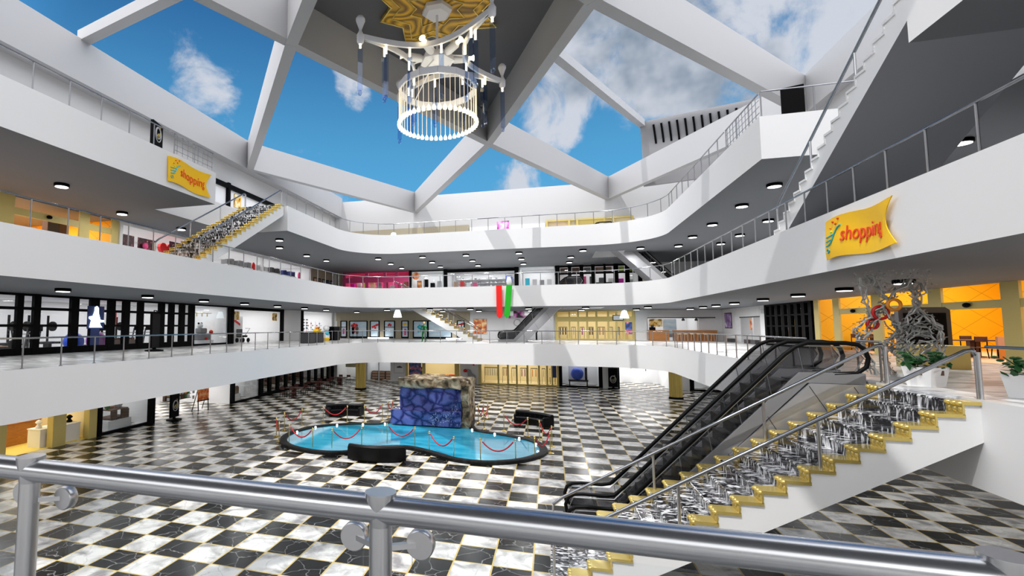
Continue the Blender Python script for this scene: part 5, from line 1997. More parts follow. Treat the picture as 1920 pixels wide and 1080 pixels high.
for r in range(4):
    for c_ in range(2):
        poster(f'small grey label on the white shop side wall, row {ORD[r]}, {("left", "right")[c_]}', 'L', 46.7 + c_ * .7, 47.1 + c_ * .7, L1 + 1.1 + r * .3, L1 + 1.22 + r * .3, 'mid_grey', d=.2, name='price_label')
# ===== first floor, back side
wp = [(-23.6, .5), (-22.45, .35), (-19.9, .35), (-18.3, .6), (-16.35, .8), (-14.9, .5), (-9.95, .5), (-8.6, .5)]
storefront('storefront', 'beige planked shop front with dark framed windows, first floor back left', 'B', 1, -24.0, -8.4, wp, [(0, .18), (2.0, 2.97)], 'beige_plank')
WINX = [(-23.35, -22.65), (-22.25, -20.1), (-19.7, -18.65), (-18.0, -16.8), (-15.95, -15.2), (-14.6, -13.0), (-12.9, -10.3), (-9.65, -8.9)]
for i, (a, c) in enumerate(WINX):
    t = thing('shop_window', f'dark framed window of the beige shop, {ORD[i]} from the left', 'window', (a, 53.85, L1), 'beige shop windows')
    q = MB()
    for x in (a, c):
        q.box(x - .06, x + .06, 53.82, 53.9, L1 + .05, L1 + 2.0)
    q.box(a, c, 53.82, 53.9, L1 + .05, L1 + .22)
    q.box(a, c, 53.82, 53.9, L1 + 1.92, L1 + 2.02)
    if i in (0, 3, 4):
        q.box(a, c, 53.82, 53.9, L1 + 1.25, L1 + 1.32)
    q.done('frame', 'black_metal', t)
    MB().box(a + .06, c - .06, 53.86, 53.88, L1 + .22, L1 + 1.92).done('pane', 'sky_pane', t)
DEC = [(1, -21.7, 'red', 'cluster of round red decals', [(0, 1.6), (.3, 1.5), (-.25, 1.45), (.1, 1.25), (-.15, 1.05), (.3, 1.0), (0, .8), (.35, .75)]),
       (2, -19.2, 'red', 'red star shaped decal', [(0, 1.4), (.22, 1.5), (-.2, 1.3), (.1, 1.2), (.35, 1.55)]),
       (3, -17.4, 'red', 'red ring decal', [(0, 1.6), (.15, 1.5), (-.1, 1.5)]),
       (4, -15.6, 'yellow', 'yellow and grey decal', [(-.1, 1.6), (.1, 1.65)]),
       (4, -15.55, 'pink', 'pink stacked decal', [(0, 1.0), (0, .75), (0, .5)]),
       (5, -13.9, 'cyan', 'cyan swirl decal', [(.2, 1.4), (0, 1.45), (-.15, 1.3), (0, 1.15), (.2, 1.05), (.15, .85), (-.1, .8)]),
       (6, -10.8, 'red', 'red ring decal', [(0, 1.55), (.18, 1.4), (-.18, 1.4), (0, 1.25)]),
       (7, -9.3, 'red', 'slanted red script decal', [(-.2, 1.5), (-.05, 1.55), (.1, 1.6), (.25, 1.65)]),
       (0, -23.0, 'pink', 'narrow pink decal', [(0, 1.0), (0, .8), (0, .6)])]
for i, x, mt, lb, pts in DEC:
    q = MB()
    for dx, z in pts:
        q.tube([(x + dx, 53.835, L1 + z), (x + dx, 53.855, L1 + z)], .17 if 'cluster' in lb else .13, 10)
    tag(q.done('window_decal', mt), f'{lb} on the {ORD[i]} window of the beige shop', 'decal')
for i, x in enumerate((-21.6, -21.1, -9.5, -9.1)):
    t = thing('mannequin', f'small dark mannequin before the beige shop, {ORD[i]} from the left', 'mannequin', (x, 53.3, L1), 'mannequins before the beige shop')
    MB().lathe([(.2, .002), (.2, .03), (.03, .06), (.03, .5)], 10, (x, 53.3, L1)).done('stand', 'black_metal', t, smooth=40)
    MB().lathe([(.12, .5), (.16, .75), (.13, .95), (.18, 1.2), (.05, 1.3)], 10, (x, 53.3, L1)).done('torso', ('black_metal', 'brown', 'purple', 'mid_grey')[i], t, smooth=50)
    MB().ball((x, 53.3, L1 + 1.42), (.09, .1, .12), 8, 6).done('head', 'dark_grey', t, smooth=60)
for i, x in enumerate((-18.6, -9.6)):
    solid('low_lamp', f'long white low light box on the floor before the beige shop, {("left", "right")[i]} one', 'light box', 'lamp_white', lambda q: q.box(x - 1.2, x + 1.2, 53.3, 53.6, L1 + .002, L1 + .12))
# bell shaped hanging lamps
for i, (x, y, z, lb) in enumerate(((-14.2, 46.5, 7.0, 'under the second floor, before the beige shop'), (-14.3, 45.5, 14.4, 'above the third floor edge, before the beige planked wall'), (6.9, 52.5, 6.9, 'over the gold shop front of the first floor'))):
    t = thing('bell_lamp', f'white bell shaped lamp {lb}', 'lamp', (x, y, z))
    MB().lathe([(.42, 0), (.36, .25), (.25, .6), (.2, .72), (.05, .78)], 14, (x, y, z)).done('lamp_shade', 'neon_white', t, smooth=50)
    if i != 1:
        MB().tube([(x, y, z + .78), (x, y, S2 + .0 if y > 50 or i == 0 else z + 1)], .02, 6).done('cord', 'black_metal', t)
    else:
        MB().tube([(x, y, L3), (x, y, z)], .05, 6).done('stand', 'black_metal', t)
poster('tall poster of pale flower and orange food on the white wall', 'B', -7.95, -6.45, L1 + .5, L1 + 2.2, 'poster_warm', d=-.05, frame='light_grey')
t = thing('ring_panel', 'white wall panel with two grey rings and small emblems behind the escalator', 'wall panel', (-2.4, 53.9, L1 + 1))  # a wall panel board, not a picture
MB().box(-4.6, -.6, 53.86, 53.95, L1 + .6, L1 + 2.5).done('board', 'shop_white', t)
for x, r in ((-3.3, .34), (-1.2, .34)):
    MB().tube([(x + r * math.cos(k * PI / 8), 53.84, L1 + 1.75 + r * math.sin(k * PI / 8)) for k in range(16)], .06, 6, closed=True).done('ring', 'light_grey', t, smooth=60)
MB().ball((-4.1, 53.84, L1 + 2.35), (.14, .04, .14), 10, 6).done('emblem', 'magenta', t, smooth=60)
MB().ball((-1.6, 53.84, L1 + 2.35), (.28, .04, .16), 10, 6).done('emblem', 'gold_paint', t, smooth=60)
poster('small black and pink square sign hanging behind the ribbons', 'B', -3.6, -2.5, L1 + 2.25, L1 + 2.95, 'poster_pink', d=-1.2, name='square_sign', cat='sign')
t = thing('black_bench', 'long black bench frame before the ring panel', 'bench', (-3, 52.8, L1))
MB().box(-4.6, -1.2, 52.6, 53.0, L1 + .78, L1 + .90).done('seat', 'black_metal', t)
for x in (-4.45, -1.35):
    MB().box(x - .08, x + .08, 52.65, 52.95, L1 + .002, L1 + .78).done('leg', 'black_metal', t)
gp2 = [(.62, .24), (1.9, .16), (2.75, .18), (3.6, .18), (4.5, .18), (5.6, .18), (6.35, .18), (7.0, .2), (7.9, .24)]
storefront('storefront', 'gold framed clothes shop front on the first floor back right', 'B', 1, .5, 8.05, gp2, [(0, .14), (1.85, 2.35), (2.85, 2.97)], 'gold_paint')
for i in range(7):
    a, c = gp2[i][0] + .25, gp2[i + 1][0] - .2
    t = thing('clothes_rack', f'low clothes rack inside the first floor gold shop, {ORD[i]} from the left', 'rack', ((a + c) / 2, 55.6, L1), 'first floor gold shop racks')
    q = MB()
    for s in (a, c):
        q.beam((s, 55.6, L1 + .012), (s, 55.6, L1 + 1.3), .04, .04)
    q.box(a, c, 55.57, 55.63, L1 + 1.26, L1 + 1.32)
    q.done('rack_frame', 'dark_grey', t)
    m2 = ('black_metal', 'light_grey', 'purple', 'brown', 'skin', 'cream', 'light_grey')[i]
    n_ = max(1, int((c - a) / .22))
    for k in range(n_):
        s = a + (k + .5) * (c - a) / n_
        MB().box(s - .05, s + .05, 55.4, 55.8, L1 + .5, L1 + 1.24).done('garment', m2, t)
poster('blue and white figure poster at the right end of the first floor gold shop', 'B', 7.12, 7.75, L1 + .6, L1 + 1.8, 'poster_blue', d=-.14)
poster('black and white portrait sign high on the first floor gold shop', 'B', 6.0, 7.0, L1 + 1.95, L1 + 2.5, 'shop_white', d=-.16, frame='black_metal', name='portrait_sign', cat='sign')
# cafe counters right of it
t = counter('wood_counter', 'short orange wooden cafe counter at the first floor back right', 9.2, 10.9, 53.3, 53.9, L1 + .002, 1.0, 'wood_orange', 'wood_orange')
counter('wood_counter', 'long orange wooden cafe counter at the first floor back right', 11.3, 14.9, 53.2, 53.85, L1 + .002, 1.0, 'wood_orange', 'wood_orange')
t = thing('espresso_machine', 'small black coffee machine on the short orange counter', 'coffee machine', (9.5, 53.6, L1 + 1))
MB().box(9.25, 9.75, 53.4, 53.8, L1 + 1.002, L1 + 1.3).done('body', 'black_metal', t, bevel=.03)
MB().lathe([(.1, 1.3), (.16, 1.36), (.12, 1.5)], 10, (9.5, 53.6, L1)).done('hopper', 'dark_grey', t, smooth=40)
poster('yellow menu board behind the short orange counter', 'B', 9.4, 10.6, L1 + 1.35, L1 + 2.1, 'poster_yellow', d=.6, name='menu_board')
poster('pale aqua panel between the two orange counters', 'B', 10.7, 11.9, L1 + .3, L1 + 2.1, 'sky_pane', d=.9, name='wall_panel', cat='panel')
t = thing('track_light', 'long black ceiling track with spots over the orange cafe counters', 'track light', (11.4, 53.7, 7.0))
MB().box(9.1, 14.9, 53.5, 53.62, 6.9, 7.0).done('track', 'dark_grey', t)
for x in (12.2, 13.3):
    MB().lathe([(.12, 6.65), (.15, 6.75), (.05, 6.9)], 10, (x, 53.56, 0)).done('spot', 'dark_grey', t, smooth=40)
for i in range(6):
    x = 11.6 + i * .55
    t = thing('bar_stool', f'pale wooden bar stool before the long orange counter, {ORD[i]} from the left', 'stool', (x, 52.6, L1), 'pale bar stools')
    MB().lathe([(.18, .62), (.2, .66), (.18, .70)], 10, (x, 52.6, L1)).done('seat', 'cream', t, smooth=40)
    for a in range(4):
        MB().beam((x + .12 * math.cos(a * PI / 2 + .8), 52.6 + .12 * math.sin(a * PI / 2 + .8), L1 + .63), (x + .2 * math.cos(a * PI / 2 + .8), 52.6 + .2 * math.sin(a * PI / 2 + .8), L1 + .002), .035, .035).done('leg', 'skin', t)
poster('framed violet poster with a white glow on the right white wall', 'R', 51.2, 53.0, L1 + 1.2, L1 + 2.6, 'poster_violet', d=-.05, frame='black_metal')
for i, (s, w_) in enumerate(((48.9, 1.2), (46.1, 1.1))):
    t = thing('roller_shutter', f'pale grey closed shutter in the right white wall, {("farther", "nearer")[i]} one', 'shutter', side_pt('R', s, L1, .3))
    sbox(MB(), 'R', s - w_, s + w_, L1 + .002, L1 + 2.1, .3, .36).done('curtain', 'light_grey', t)
    sbox(MB(), 'R', s - w_ - .1, s + w_ + .1, L1 + 2.1, L1 + 2.2, .25, .4).done('rail', 'dark_grey', t)
poster('narrow red and white leaflet panel on the right white wall', 'R', 47.35, 47.65, L1 + 1.1, L1 + 2.0, 'poster_fire', d=.2)
for i, s in enumerate((50.6, 46.6, 45.2)):
    solid('floor_box', f'low dark grey floor box along the right white wall, {("farthest", "middle", "nearest")[i]} one', 'box', 'dark_grey', lambda q: sbox(q, 'R', s - .45, s + .45, L1 + .002, L1 + .32, -.5, -.12))
poster('small grey square vent high on the right white wall', 'R', 44.1, 44.7, L1 + 2.35, L1 + 2.7, 'light_grey', d=-.04, name='wall_vent', cat='vent')

# ===== first floor, right side
storefront('storefront', 'black slatted shop front between the white wall and the orange restaurant', 'R', 1, 36.8, 43.85, [(43.7, .35), (42.8, .4), (41.8, .4), (40.8, .42), (39.8, .42), (38.85, .42), (37.9, .42), (37.0, .4)], [(0, .3), (1.35, 1.45), (2.1, 2.2), (2.86, 2.97)], 'black_metal')
poster('lit yellow panel inside the black slatted shop front', 'R', 39.9, 40.6, L1 + .5, L1 + 1.9, 'yellow', d=.4, name='lit_panel', cat='panel')
gr = [(36.35, .55), (34.15, .65), (30.5, .75), (26.55, .75), (22.95, .75), (19.3, .7), (15.6, .7)]
storefront('storefront', 'gold pillars and beams fronting the orange restaurant on the right', 'R', 1, 14.0, 34.5, gr, [(2.05, 2.35)], 'gold_paint', d0=-.04, d1=.05, glass=False)
solid('ceiling_strip', 'long white light strip along the orange restaurant ceiling', 'light strip', 'lamp_white', lambda q: q.box(19.0, 19.12, 23.5, 36.0, 8.2, 8.3))
for i, s in enumerate((32.4, 24.8)):
    p = side_pt('R', s, L1 + 2.2, -.1)
    solid('spot_lamp', f'small black spot lamp on the gold beam of the orange restaurant, {("far", "near")[i]} one', 'lamp', 'black_metal', lambda q: q.ball(p, (.09, .16, .10), 8, 6), smooth=60)
poster('dark board left of the lattice sculpture on the restaurant wall', 'R', 30.4, 31.4, L1 + 1.4, L1 + 2.0, 'dark_grey', d=1.0, name='menu_board')
t = thing('black_kiosk', 'tall dark kiosk with rounded top behind the lattice sculpture', 'kiosk', (13.6, 24.4, L1))
q = MB()
q.prism([(13.05, 0), (14.65, 0), (14.65, 2.0), (14.5, 2.12), (13.2, 2.12), (13.05, 2.0)], 24.3, 24.55, lambda a, b, h: (a, h, L1 + .002 + b))
q.done('body', 'dark_grey', t)
MB().box(13.2, 14.5, 24.27, 24.3, L1 + .4, L1 + 1.9).done('screen', 'black_metal', t)
solid('gold_plinth', 'gold block plinth behind the near white planter', 'plinth', 'gold_paint', lambda q: q.box(11.6, 12.9, 20.7, 21.9, L1 + .002, L1 + .75))
# restaurant furniture
def put_set(cx, cy, lab, n=4):
    put(TB0, 0, cx, cy, L1 + .012, 0, f'dark table {lab}')
    for j, (dx, dy, r) in enumerate(((-.4, -.85, PI), (.4, -.85, PI), (-.4, .85, 0), (.4, .85, 0))[:n]):
        put(CH0, 1, cx + dx, cy + dy, L1 + .012, r, f'dark chair at the table {lab}, {("front left", "front right", "rear left", "rear right")[j]}')


put_set(17.6, 34.9, 'in the far bay of the orange restaurant', 4)
put_set(18.2, 29.0, 'in the near bay of the orange restaurant', 4)
t = thing('wood_booth', 'pale orange wooden booth seat with oval back beside the right gold pillar', 'booth', (17.6, 24.6, L1))
MB().box(17.2, 18.4, 23.7, 25.6, L1 + .014, L1 + .45).done('seat', 'orange', t, bevel=.03)
q = MB()
q.prism([(23.7 + .95 + .95 * math.cos(a * PI / 10), 1.0 + .45 * math.sin(a * PI / 10)) for a in range(20)], 18.0, 18.12, lambda a, b, h: (h, a, L1 + b))
q.done('oval_back', 'orange', t)
MB().box(18.3, 18.42, 23.6, 25.7, L1 + .3, L1 + 1.35).done('backrest', 'wood_orange', t)
for y in (23.75, 25.55):
    MB().box(17.2, 18.3, y - .06, y + .06, L1 + .014, L1 + .95).done('armrest', 'skin', t)
t.location.x, t.location.y = 18.4, 26.5
for i, (s, z) in enumerate(((24.0, 2.45), (23.8, 1.6), (23.7, 1.0))):
    poster(f'small dark wall fitting beside the right gold pillar, {("top", "middle", "bottom")[i]} one', 'R', s - .2, s + .2, L1 + z, L1 + z + .25, 'dark_grey', d=3.0 if i else 2.0, name='wall_fitting', cat='fitting')

# silver lattice sculpture by the stairs
rnd = random.Random(11)
sx0, sy0 = 8.75, 16.3
t = thing('lattice_sculpture', 'tall silver lattice sculpture of twisted branches and leaves near the stairs', 'sculpture', (sx0, sy0, L1))
MB().lathe([(.35, .002), (.35, .08), (.12, .16)], 14, (sx0, sy0, L1)).done('foot', 'silver_leaf', t, smooth=40)


def wob(a, b, n, amp):
    a, b = Vector(a), Vector(b)
    return [a.lerp(b, i / n) + Vector((rnd.uniform(-amp, amp), rnd.uniform(-amp, amp), rnd.uniform(-amp, amp) * .5)) * (0 if i in (0, n) else 1) for i in range(n + 1)]


B_ = lambda u, z: (sx0 + u * .95, sy0 + u * -.3 + rnd.uniform(-.12, .12), L1 + z)
TRUNK = [((-.55, .1), (-.75, .9)), ((-.75, .9), (-.5, 1.5)), ((-.5, 1.5), (-.2, 2.1)), ((-.75, .9), (-.85, 1.35)), ((-.85, 1.35), (-.3, 1.9)), ((-.2, 2.1), (-.55, 2.75)), ((-.2, 2.1), (.25, 2.6)), ((-.2, .1), (-.35, .8)), ((-.35, .8), (0, 1.3)),
         ((0, 1.3), (.35, 1.9)), ((.35, 1.9), (.5, 2.5)), ((0, 1.3), (-.3, 1.9)), ((.35, 1.9), (.75, 1.3)), ((.75, 1.3), (.7, .6)), ((.35, 1.9), (.25, 2.5)), ((-.55, 1.6), (-.7, 2.7))]
for a, c in TRUNK:
    q = MB()
    for _ in range(4):
        q.tube(wob(B_(*a), B_(*c), 7, .075), .021, 5)
    q.done('branch', 'silver_leaf', t, smooth=60)
q = MB()
for k in range(130):
    a = PI * 2 * rnd.random()
    u0_, z0_ = .25 + .42 * math.cos(a) * rnd.random() ** .4, .95 + .55 * math.sin(a) * rnd.random() ** .4
    q.tube(wob(B_(u0_, z0_), B_(u0_ + rnd.uniform(-.3, .3), z0_ + rnd.uniform(-.3, .3)), 3, .05), .017, 5)
q.done('woven_core', 'silver_leaf', t, smooth=60)
lf = MB()
for k in range(700):
    if k < 230:
        u, z = rnd.uniform(-.85, .7), 2.25 + rnd.random() * .62
    elif k < 560:
        a, c = TRUNK[rnd.randrange(len(TRUNK))]
        f = rnd.random()
        u, z = a[0] + (c[0] - a[0]) * f + rnd.uniform(-.12, .12), a[1] + (c[1] - a[1]) * f
    else:
        u, z = .25 + rnd.uniform(-.5, .5), .9 + rnd.uniform(-.5, .5)
    c_ = Vector(B_(u, z))
    d = Vector((rnd.uniform(-1, 1), rnd.uniform(-1, 1), rnd.uniform(-1, 1))).normalized()
    w_ = d.cross(Vector((.3, .5, .8))).normalized()
    s = rnd.uniform(.02, .045)
    lf.quad([c_ - d * s, c_ + w_ * s * .6, c_ + d * s * 1.3, c_ - w_ * s * .6])
lf.done('leaves', 'silver_leaf', t)
for i, (u, z, r, mt) in enumerate(((-.35, 1.75, .17, 'red'), (-.1, 1.95, .14, 'orange'), (-.5, 1.45, .12, 'red'))):
    q = MB()
    c_ = B_(u, z)
    q.tube([(c_[0] + r * math.cos(k * PI / 6), c_[1], c_[2] + r * math.sin(k * PI / 6)) for k in range(12)], .04, 6, closed=True)
    q.done('flower_ring', mt, t, smooth=60)

# ===== second floor, left side: restaurant, gifts, clothes
storefront('storefront', 'gold pillars and low beam of the orange restaurant at the upper left', 'L', 2, 10.0, 23.1, [(13.0, .7), (16.75, .72), (20.85, .62), (22.85, .5)], [(2.05, 2.4)], 'gold_paint', d0=-.04, d1=.05, glass=False)
p = side_pt('L', 18.8, L2 + 2.25, -.1)
solid('spot_lamp', 'small black spot lamp on the gold beam at the upper left', 'lamp', 'black_metal', lambda q: q.ball(p, (.09, .16, .10), 8, 6), smooth=60)
solid('light_strip', 'short white light strip in the upper left orange restaurant', 'light strip', 'lamp_white', lambda q: sbox(q, 'L', 15.2, 18.0, S3 - .3, S3 - .2, 6.5, 6.8))
t = thing('dark_cabinet', 'dark brown wall cabinet on the orange wall at the upper left', 'cabinet', side_pt('L', 20.1, L2, .8))
sbox(MB(), 'L', 19.5, 20.7, L2 + .014, L2 + 2.4, .9, 1.3).done('carcass', 'brown', t)
sbox(MB(), 'L', 19.55, 20.1, L2 + .1, L2 + 2.34, .87, .9).done('door', 'dark_grey', t)
sbox(MB(), 'L', 20.12, 20.66, L2 + .1, L2 + 2.34, .87, .9).done('door', 'brown', t)
storefront('storefront', 'bright white gift shop opening behind the left second floor railing', 'L', 2, 23.1, 47.9, [(23.25, .2), (30.8, .2), (38.5, .2), (47.7, .2)], [(2.75, 2.95)], 'white_trim', glass=False)
for i, (s0, s1, z0, z1) in enumerate(((23.7, 24.6, 1.45, 2.3), (24.9, 26.3, 1.45, 2.3), (27.6, 30.2, 2.05, 2.5))):
    poster(f'dark red picture panel in the white gift shop, {ORD[i]} from the left', 'L', s0, s1, L2 + z0, L2 + z1, 'poster_dark', d=.3)
t = thing('heart_chairs', 'big red heart shaped display in the white gift shop', 'display', side_pt('L', 28.6, L2, 1.0))
for k, s in enumerate((28.0, 29.2)):
    q = MB()
    hp = []
    for a in range(24):
        th = 2 * PI * a / 24
        hp.append((s + .04 * 16 * math.sin(th) ** 3, 1.95 + .04 * (13 * math.cos(th) - 5 * math.cos(2 * th) - 2 * math.cos(3 * th) - math.cos(4 * th))))
    q.prism(hp, .85, 1.1, lambda a, b, h: side_pt('L', a, L2 + b, h))
    q.done('heart', 'red', t)
    MB().tube([side_pt('L', s, L2 + .002, .97), side_pt('L', s, L2 + 1.4, .97)], .05, 6).done('leg', 'white_trim', t)
t = thing('heart_balloon', 'small red heart balloon before the dark red picture panel', 'balloon', side_pt('L', 25.3, L2 + 1.1, .2))
MB().ball(side_pt('L', 25.3, L2 + 1.8, .1), (.12, .22, .2), 10, 8).done('balloon', 'pink', t, smooth=60)
MB().tube([side_pt('L', 25.3, L2 + 1.62, .1), side_pt('L', 25.3, L2 + .002, .1)], .012, 5).done('string', 'white_trim', t)
p = side_pt('L', 28.7, L2 + 2.15, -1.5)
t = thing('owl_sign', 'round black and cream hanging sign before the gift shop', 'sign', p)
MB().tube([(p[0] - .06, p[1], p[2]), (p[0] + .06, p[1], p[2])], .42, 16).done('disc', 'black_metal', t)
MB().ball((p[0] + .08, p[1], p[2] - .06), (.05, .24, .32), 10, 8).done('cream_face', 'cream', t, smooth=60)
MB().tube([(p[0], p[1], p[2] + .4), (p[0], p[1], S3)], .02, 6).done('rod', 'black_metal', t)
solid('toy_cactus', 'small green cactus toy beside the foot of the left stairs', 'toy', 'flag_green', lambda q: q.lathe([(.1, .002), (.16, .3), (.14, .7), (.04, .8)], 10, side_pt('L', 30.6, L2 + 1.3, .8)), smooth=50)
t = thing('gift_table', 'pale grey gift table behind the foot of the left stairs', 'table', side_pt('L', 30.2, L2, .9))
sbox(MB(), 'L', 29.4, 31.4, L2 + 1.24, L2 + 1.30, .5, 1.3).done('table_top', 'light_grey', t)
for s in (29.5, 31.3):
    sbox(MB(), 'L', s - .05, s + .05, L2 + .002, L2 + 1.24, .55, 1.25).done('leg', 'light_grey', t)
for i, (s, w_, mt, lb) in enumerate(((34.8, 1.0, 'mid_grey', 'grey'), (36.6, 1.2, 'mid_grey', 'mid grey'), (39.2, 1.3, 'light_grey', 'pale grey'), (41.5, 1.0, 'dark_grey', 'charcoal'), (43.4, .7, 'navy', 'navy'), (44.8, .6, 'navy', 'dark navy'))):
    t = thing('clothes_stand', f'{lb} folded clothes on a tall white stand, left second floor, {ORD[i]} from left', 'clothes stand', side_pt('L', s, L2, .9), 'folded clothes stands')
    sbox(MB(), 'L', s - w_ * .8, s + w_ * .8, L2 + .002, L2 + 1.72, .3, 1.1).done('stand_body', 'shop_white', t)
    for k in range(3):
        sbox(MB(), 'L', s - w_ * .7 + k * w_ * .5, s - w_ * .7 + k * w_ * .5 + w_ * .42, L2 + 1.72, L2 + 2.12 + .1 * ((k + i) % 2), .4, 1.0).done('folded_clothes', mt, t, bevel=.02)
for i, (s, mt, lb) in enumerate(((37.85, 'red', 'slim red'), (46.2, 'pink', 'pink and white'))):
    t = thing('bottle_stand', f'{lb} upright stand in the left second floor clothes shop', 'stand', side_pt('L', s, L2, .4))
    sbox(MB(), 'L', s - .18, s + .18, L2 + .002, L2 + 1.5, .3, .6).done('base', 'shop_white', t)
    MB().lathe([(.1, 1.5), (.16, 1.6), (.16, 2.1), (.06, 2.3)], 10, side_pt('L', s, L2, .45)).done('bottle', mt, t, smooth=45)
# beige end with narrow dark windows
for i in range(5):
    s = 48.9 + i * 1.05
    t = thing('shop_window', f'narrow dark window in the beige wall of the left second floor, {ORD[i]} from the left', 'window', side_pt('L', s, L2, -.05), 'narrow dark windows')
    sbox(MB(), 'L', s - .35, s + .35, L2 + .1, L2 + 2.0, -.05, -.01).done('frame', 'black_metal', t)
    sbox(MB(), 'L', s - .27, s + .27, L2 + .2, L2 + 1.9, -.065, -.05).done('pane', ('skin', 'brown', 'mid_grey', 'navy', 'mid_grey')[i], t)

# ===== second floor, back side
storefront('storefront', 'bright pink shop front at the far left of the second floor back', 'B', 2, -23.2, -15.1, [(-23.0, .35), (-20.2, .35), (-18.0, .3), (-16.6, .3)], [(1.75, 2.35), (2.85, 2.95)], 'pink')
storefront('storefront', 'white shop front with black end posts next to the pink shop', 'B', 2, -15.1, -11.1, [(-15.0, .28)], [(2.85, 2.95)], 'black_metal')
storefront('storefront', 'wide black framed white shop in the middle of the second floor back', 'B', 2, -11.15, -3.05, [(-10.95, .4), (-3.3, .42)], [(2.62, 2.95)], 'black_metal')
storefront('storefront', 'black windowed toy shop front on the second floor back right', 'B', 2, .6, 9.0, [(.85, .45), (2.05, .35), (3.2, .38), (4.3, .35), (5.4, .2), (6.45, .45), (7.5, .4), (8.7, .45)], [(0, .15), (2.05, 2.2), (2.8, 2.95)], 'black_metal')
rnd = random.Random(5)


def goods_row(side, lv, s0, s1, n, d, mats_, noun, where, zmax=1.5, grp=None):
    for k in range(n):
        s = s0 + (k + .5) * (s1 - s0) / n
        mt, cn = mats_[k % len(mats_)]
        h = rnd.uniform(.75, 1) * zmax
        w_ = (s1 - s0) / n * .36
        t = thing(noun.replace(' ', '_'), f'{cn} {noun} {where}, {ORD[k]} from the left', noun.split()[-1], side_pt(side, s, BASE[lv], d), grp)
        sbox(MB(), side, s - w_, s + w_, BASE[lv] + .002, BASE[lv] + h * .55, d, d + .5).done('base', 'shop_white', t)
        sbox(MB(), side, s - w_ * .85, s + w_ * .85, BASE[lv] + h * .55, BASE[lv] + h, d + .05, d + .45).done('goods', mt, t, bevel=.03)


goods_row('B', 2, -22.8, -15.4, 9, .9, [('magenta', 'magenta'), ('shop_white', 'white'), ('lime', 'lime green'), ('gold_paint', 'gold'), ('mid_grey', 'grey'), ('brown', 'brown'), ('light_grey', 'pale grey'), ('pink', 'pink'), ('skin', 'peach')], 'goods stand', 'inside the pink shop', 1.95, 'pink shop stands')
goods_row('B', 2, -14.6, -11.5, 4, .9, [('poster_warm', 'multicoloured'), ('black_metal', 'black'), ('black_metal', 'wide black'), ('light_grey', 'pale grey')], 'goods stand', 'in the white shop beside the pink one', 2.1)
solid('pinwheel_emblem', 'round multicoloured pinwheel emblem on the white shop beside the pink one', 'emblem', 'poster_fire', lambda q: q.tube([(-14.3, 53.82, L2 + 2.35), (-14.3, 53.86, L2 + 2.35)], .42, 16))  # flat emblem disc just in front of the shop front
for k in range(4):
    t = thing('wall_shelf', f'long pale glass wall shelf in the black framed white shop, {("lowest", "second lowest", "second highest", "highest")[k]}', 'shelf', (-7, 57.6, L2 + .8 + k * .42), 'pale wall shelves')
    MB().box(-10.4, -3.8, 57.3, 57.95, L2 + .8 + k * .42, L2 + .84 + k * .42).done('board', 'light_grey', t)
    for j in range(14):
        x = -10.1 + j * .46
        MB().box(x, x + rnd.uniform(.12, .3), 57.4, 57.7, L2 + .84 + k * .42, L2 + .84 + k * .42 + rnd.uniform(.08, .2)).done('item', ('mid_grey', 'shop_white', 'light_grey', 'steel')[(j + k) % 4], t)
goods_row('B', 2, -10.3, -7.5, 4, .7, [('skin', 'peach'), ('red', 'red'), ('shop_white', 'white'), ('pink', 'pink')], 'goods stand', 'in the black framed white shop', 1.75)
goods_row('B', 2, -2.6, .4, 4, .9, [('cyan', 'cyan'), ('light_grey', 'pale grey'), ('mid_grey', 'grey'), ('light_grey', 'silver')], 'goods stand', 'in the white shop right of the ribbons', 2.0)
for i, (s0, s1, mt, lb) in enumerate(((1.15, 1.85, 'brown', 'brown'), (2.3, 3.0, 'brown', 'dark brown'), (3.45, 4.1, 'mid_grey', 'grey'), (4.55, 6.1, 'skin', 'mauve'), (6.75, 7.25, 'lime', 'lime and grey'), (7.75, 8.4, 'lime', 'lime'))):
    poster(f'{lb} picture in an upper black toy shop window, {ORD[i]} from the left', 'B', s0, s1, L2 + 2.22, L2 + 2.75, mt, d=.25)
goods_row('B', 2, 1.2, 8.4, 8, 1.3, [('orange', 'orange'), ('skin', 'peach'), ('pink', 'pink striped'), ('dark_grey', 'charcoal'), ('dark_grey', 'dark'), ('shop_white', 'white'), ('magenta', 'magenta'), ('light_grey', 'pale')], 'goods stand', 'in the black windowed toy shop', 1.95)
t = thing('teddy_bear', 'cream teddy bear with a red scarf before the black toy shop, right end', 'plush toy', (9.1, 53.2, L2))
MB().ball((9.1, 53.2, L2 + .5), (.5, .4, .5), 12, 8).done('body', 'cream', t, smooth=60)
MB().ball((9.1, 53.1, L2 + 1.25), (.4, .36, .36), 12, 8).done('head', 'cream', t, smooth=60)
for u in (-.3, .3):
    MB().ball((9.1 + u, 53.1, L2 + 1.58), (.14, .1, .14), 8, 6).done('ear', 'cream', t, smooth=60)
    MB().ball((9.1 + u * 1.5, 53.0, L2 + .6), (.16, .2, .28), 8, 6).done('arm', 'cream', t, smooth=60)
MB().ball((9.1, 53.05, L2 + .92), (.42, .36, .12), 10, 6).done('scarf', 'red', t, smooth=60)
t = thing('dark_couch', 'grey rounded couch seen through the black toy shop window', 'couch', (5.2, 54.6, L2))
MB().box(4.2, 6.2, 54.2, 54.9, L2 + .002, L2 + .5).done('seat', 'mid_grey', t, bevel=.08)
MB().box(4.2, 6.2, 54.75, 54.95, L2 + .4, L2 + 1.25).done('backrest', 'dark_grey', t, bevel=.09)

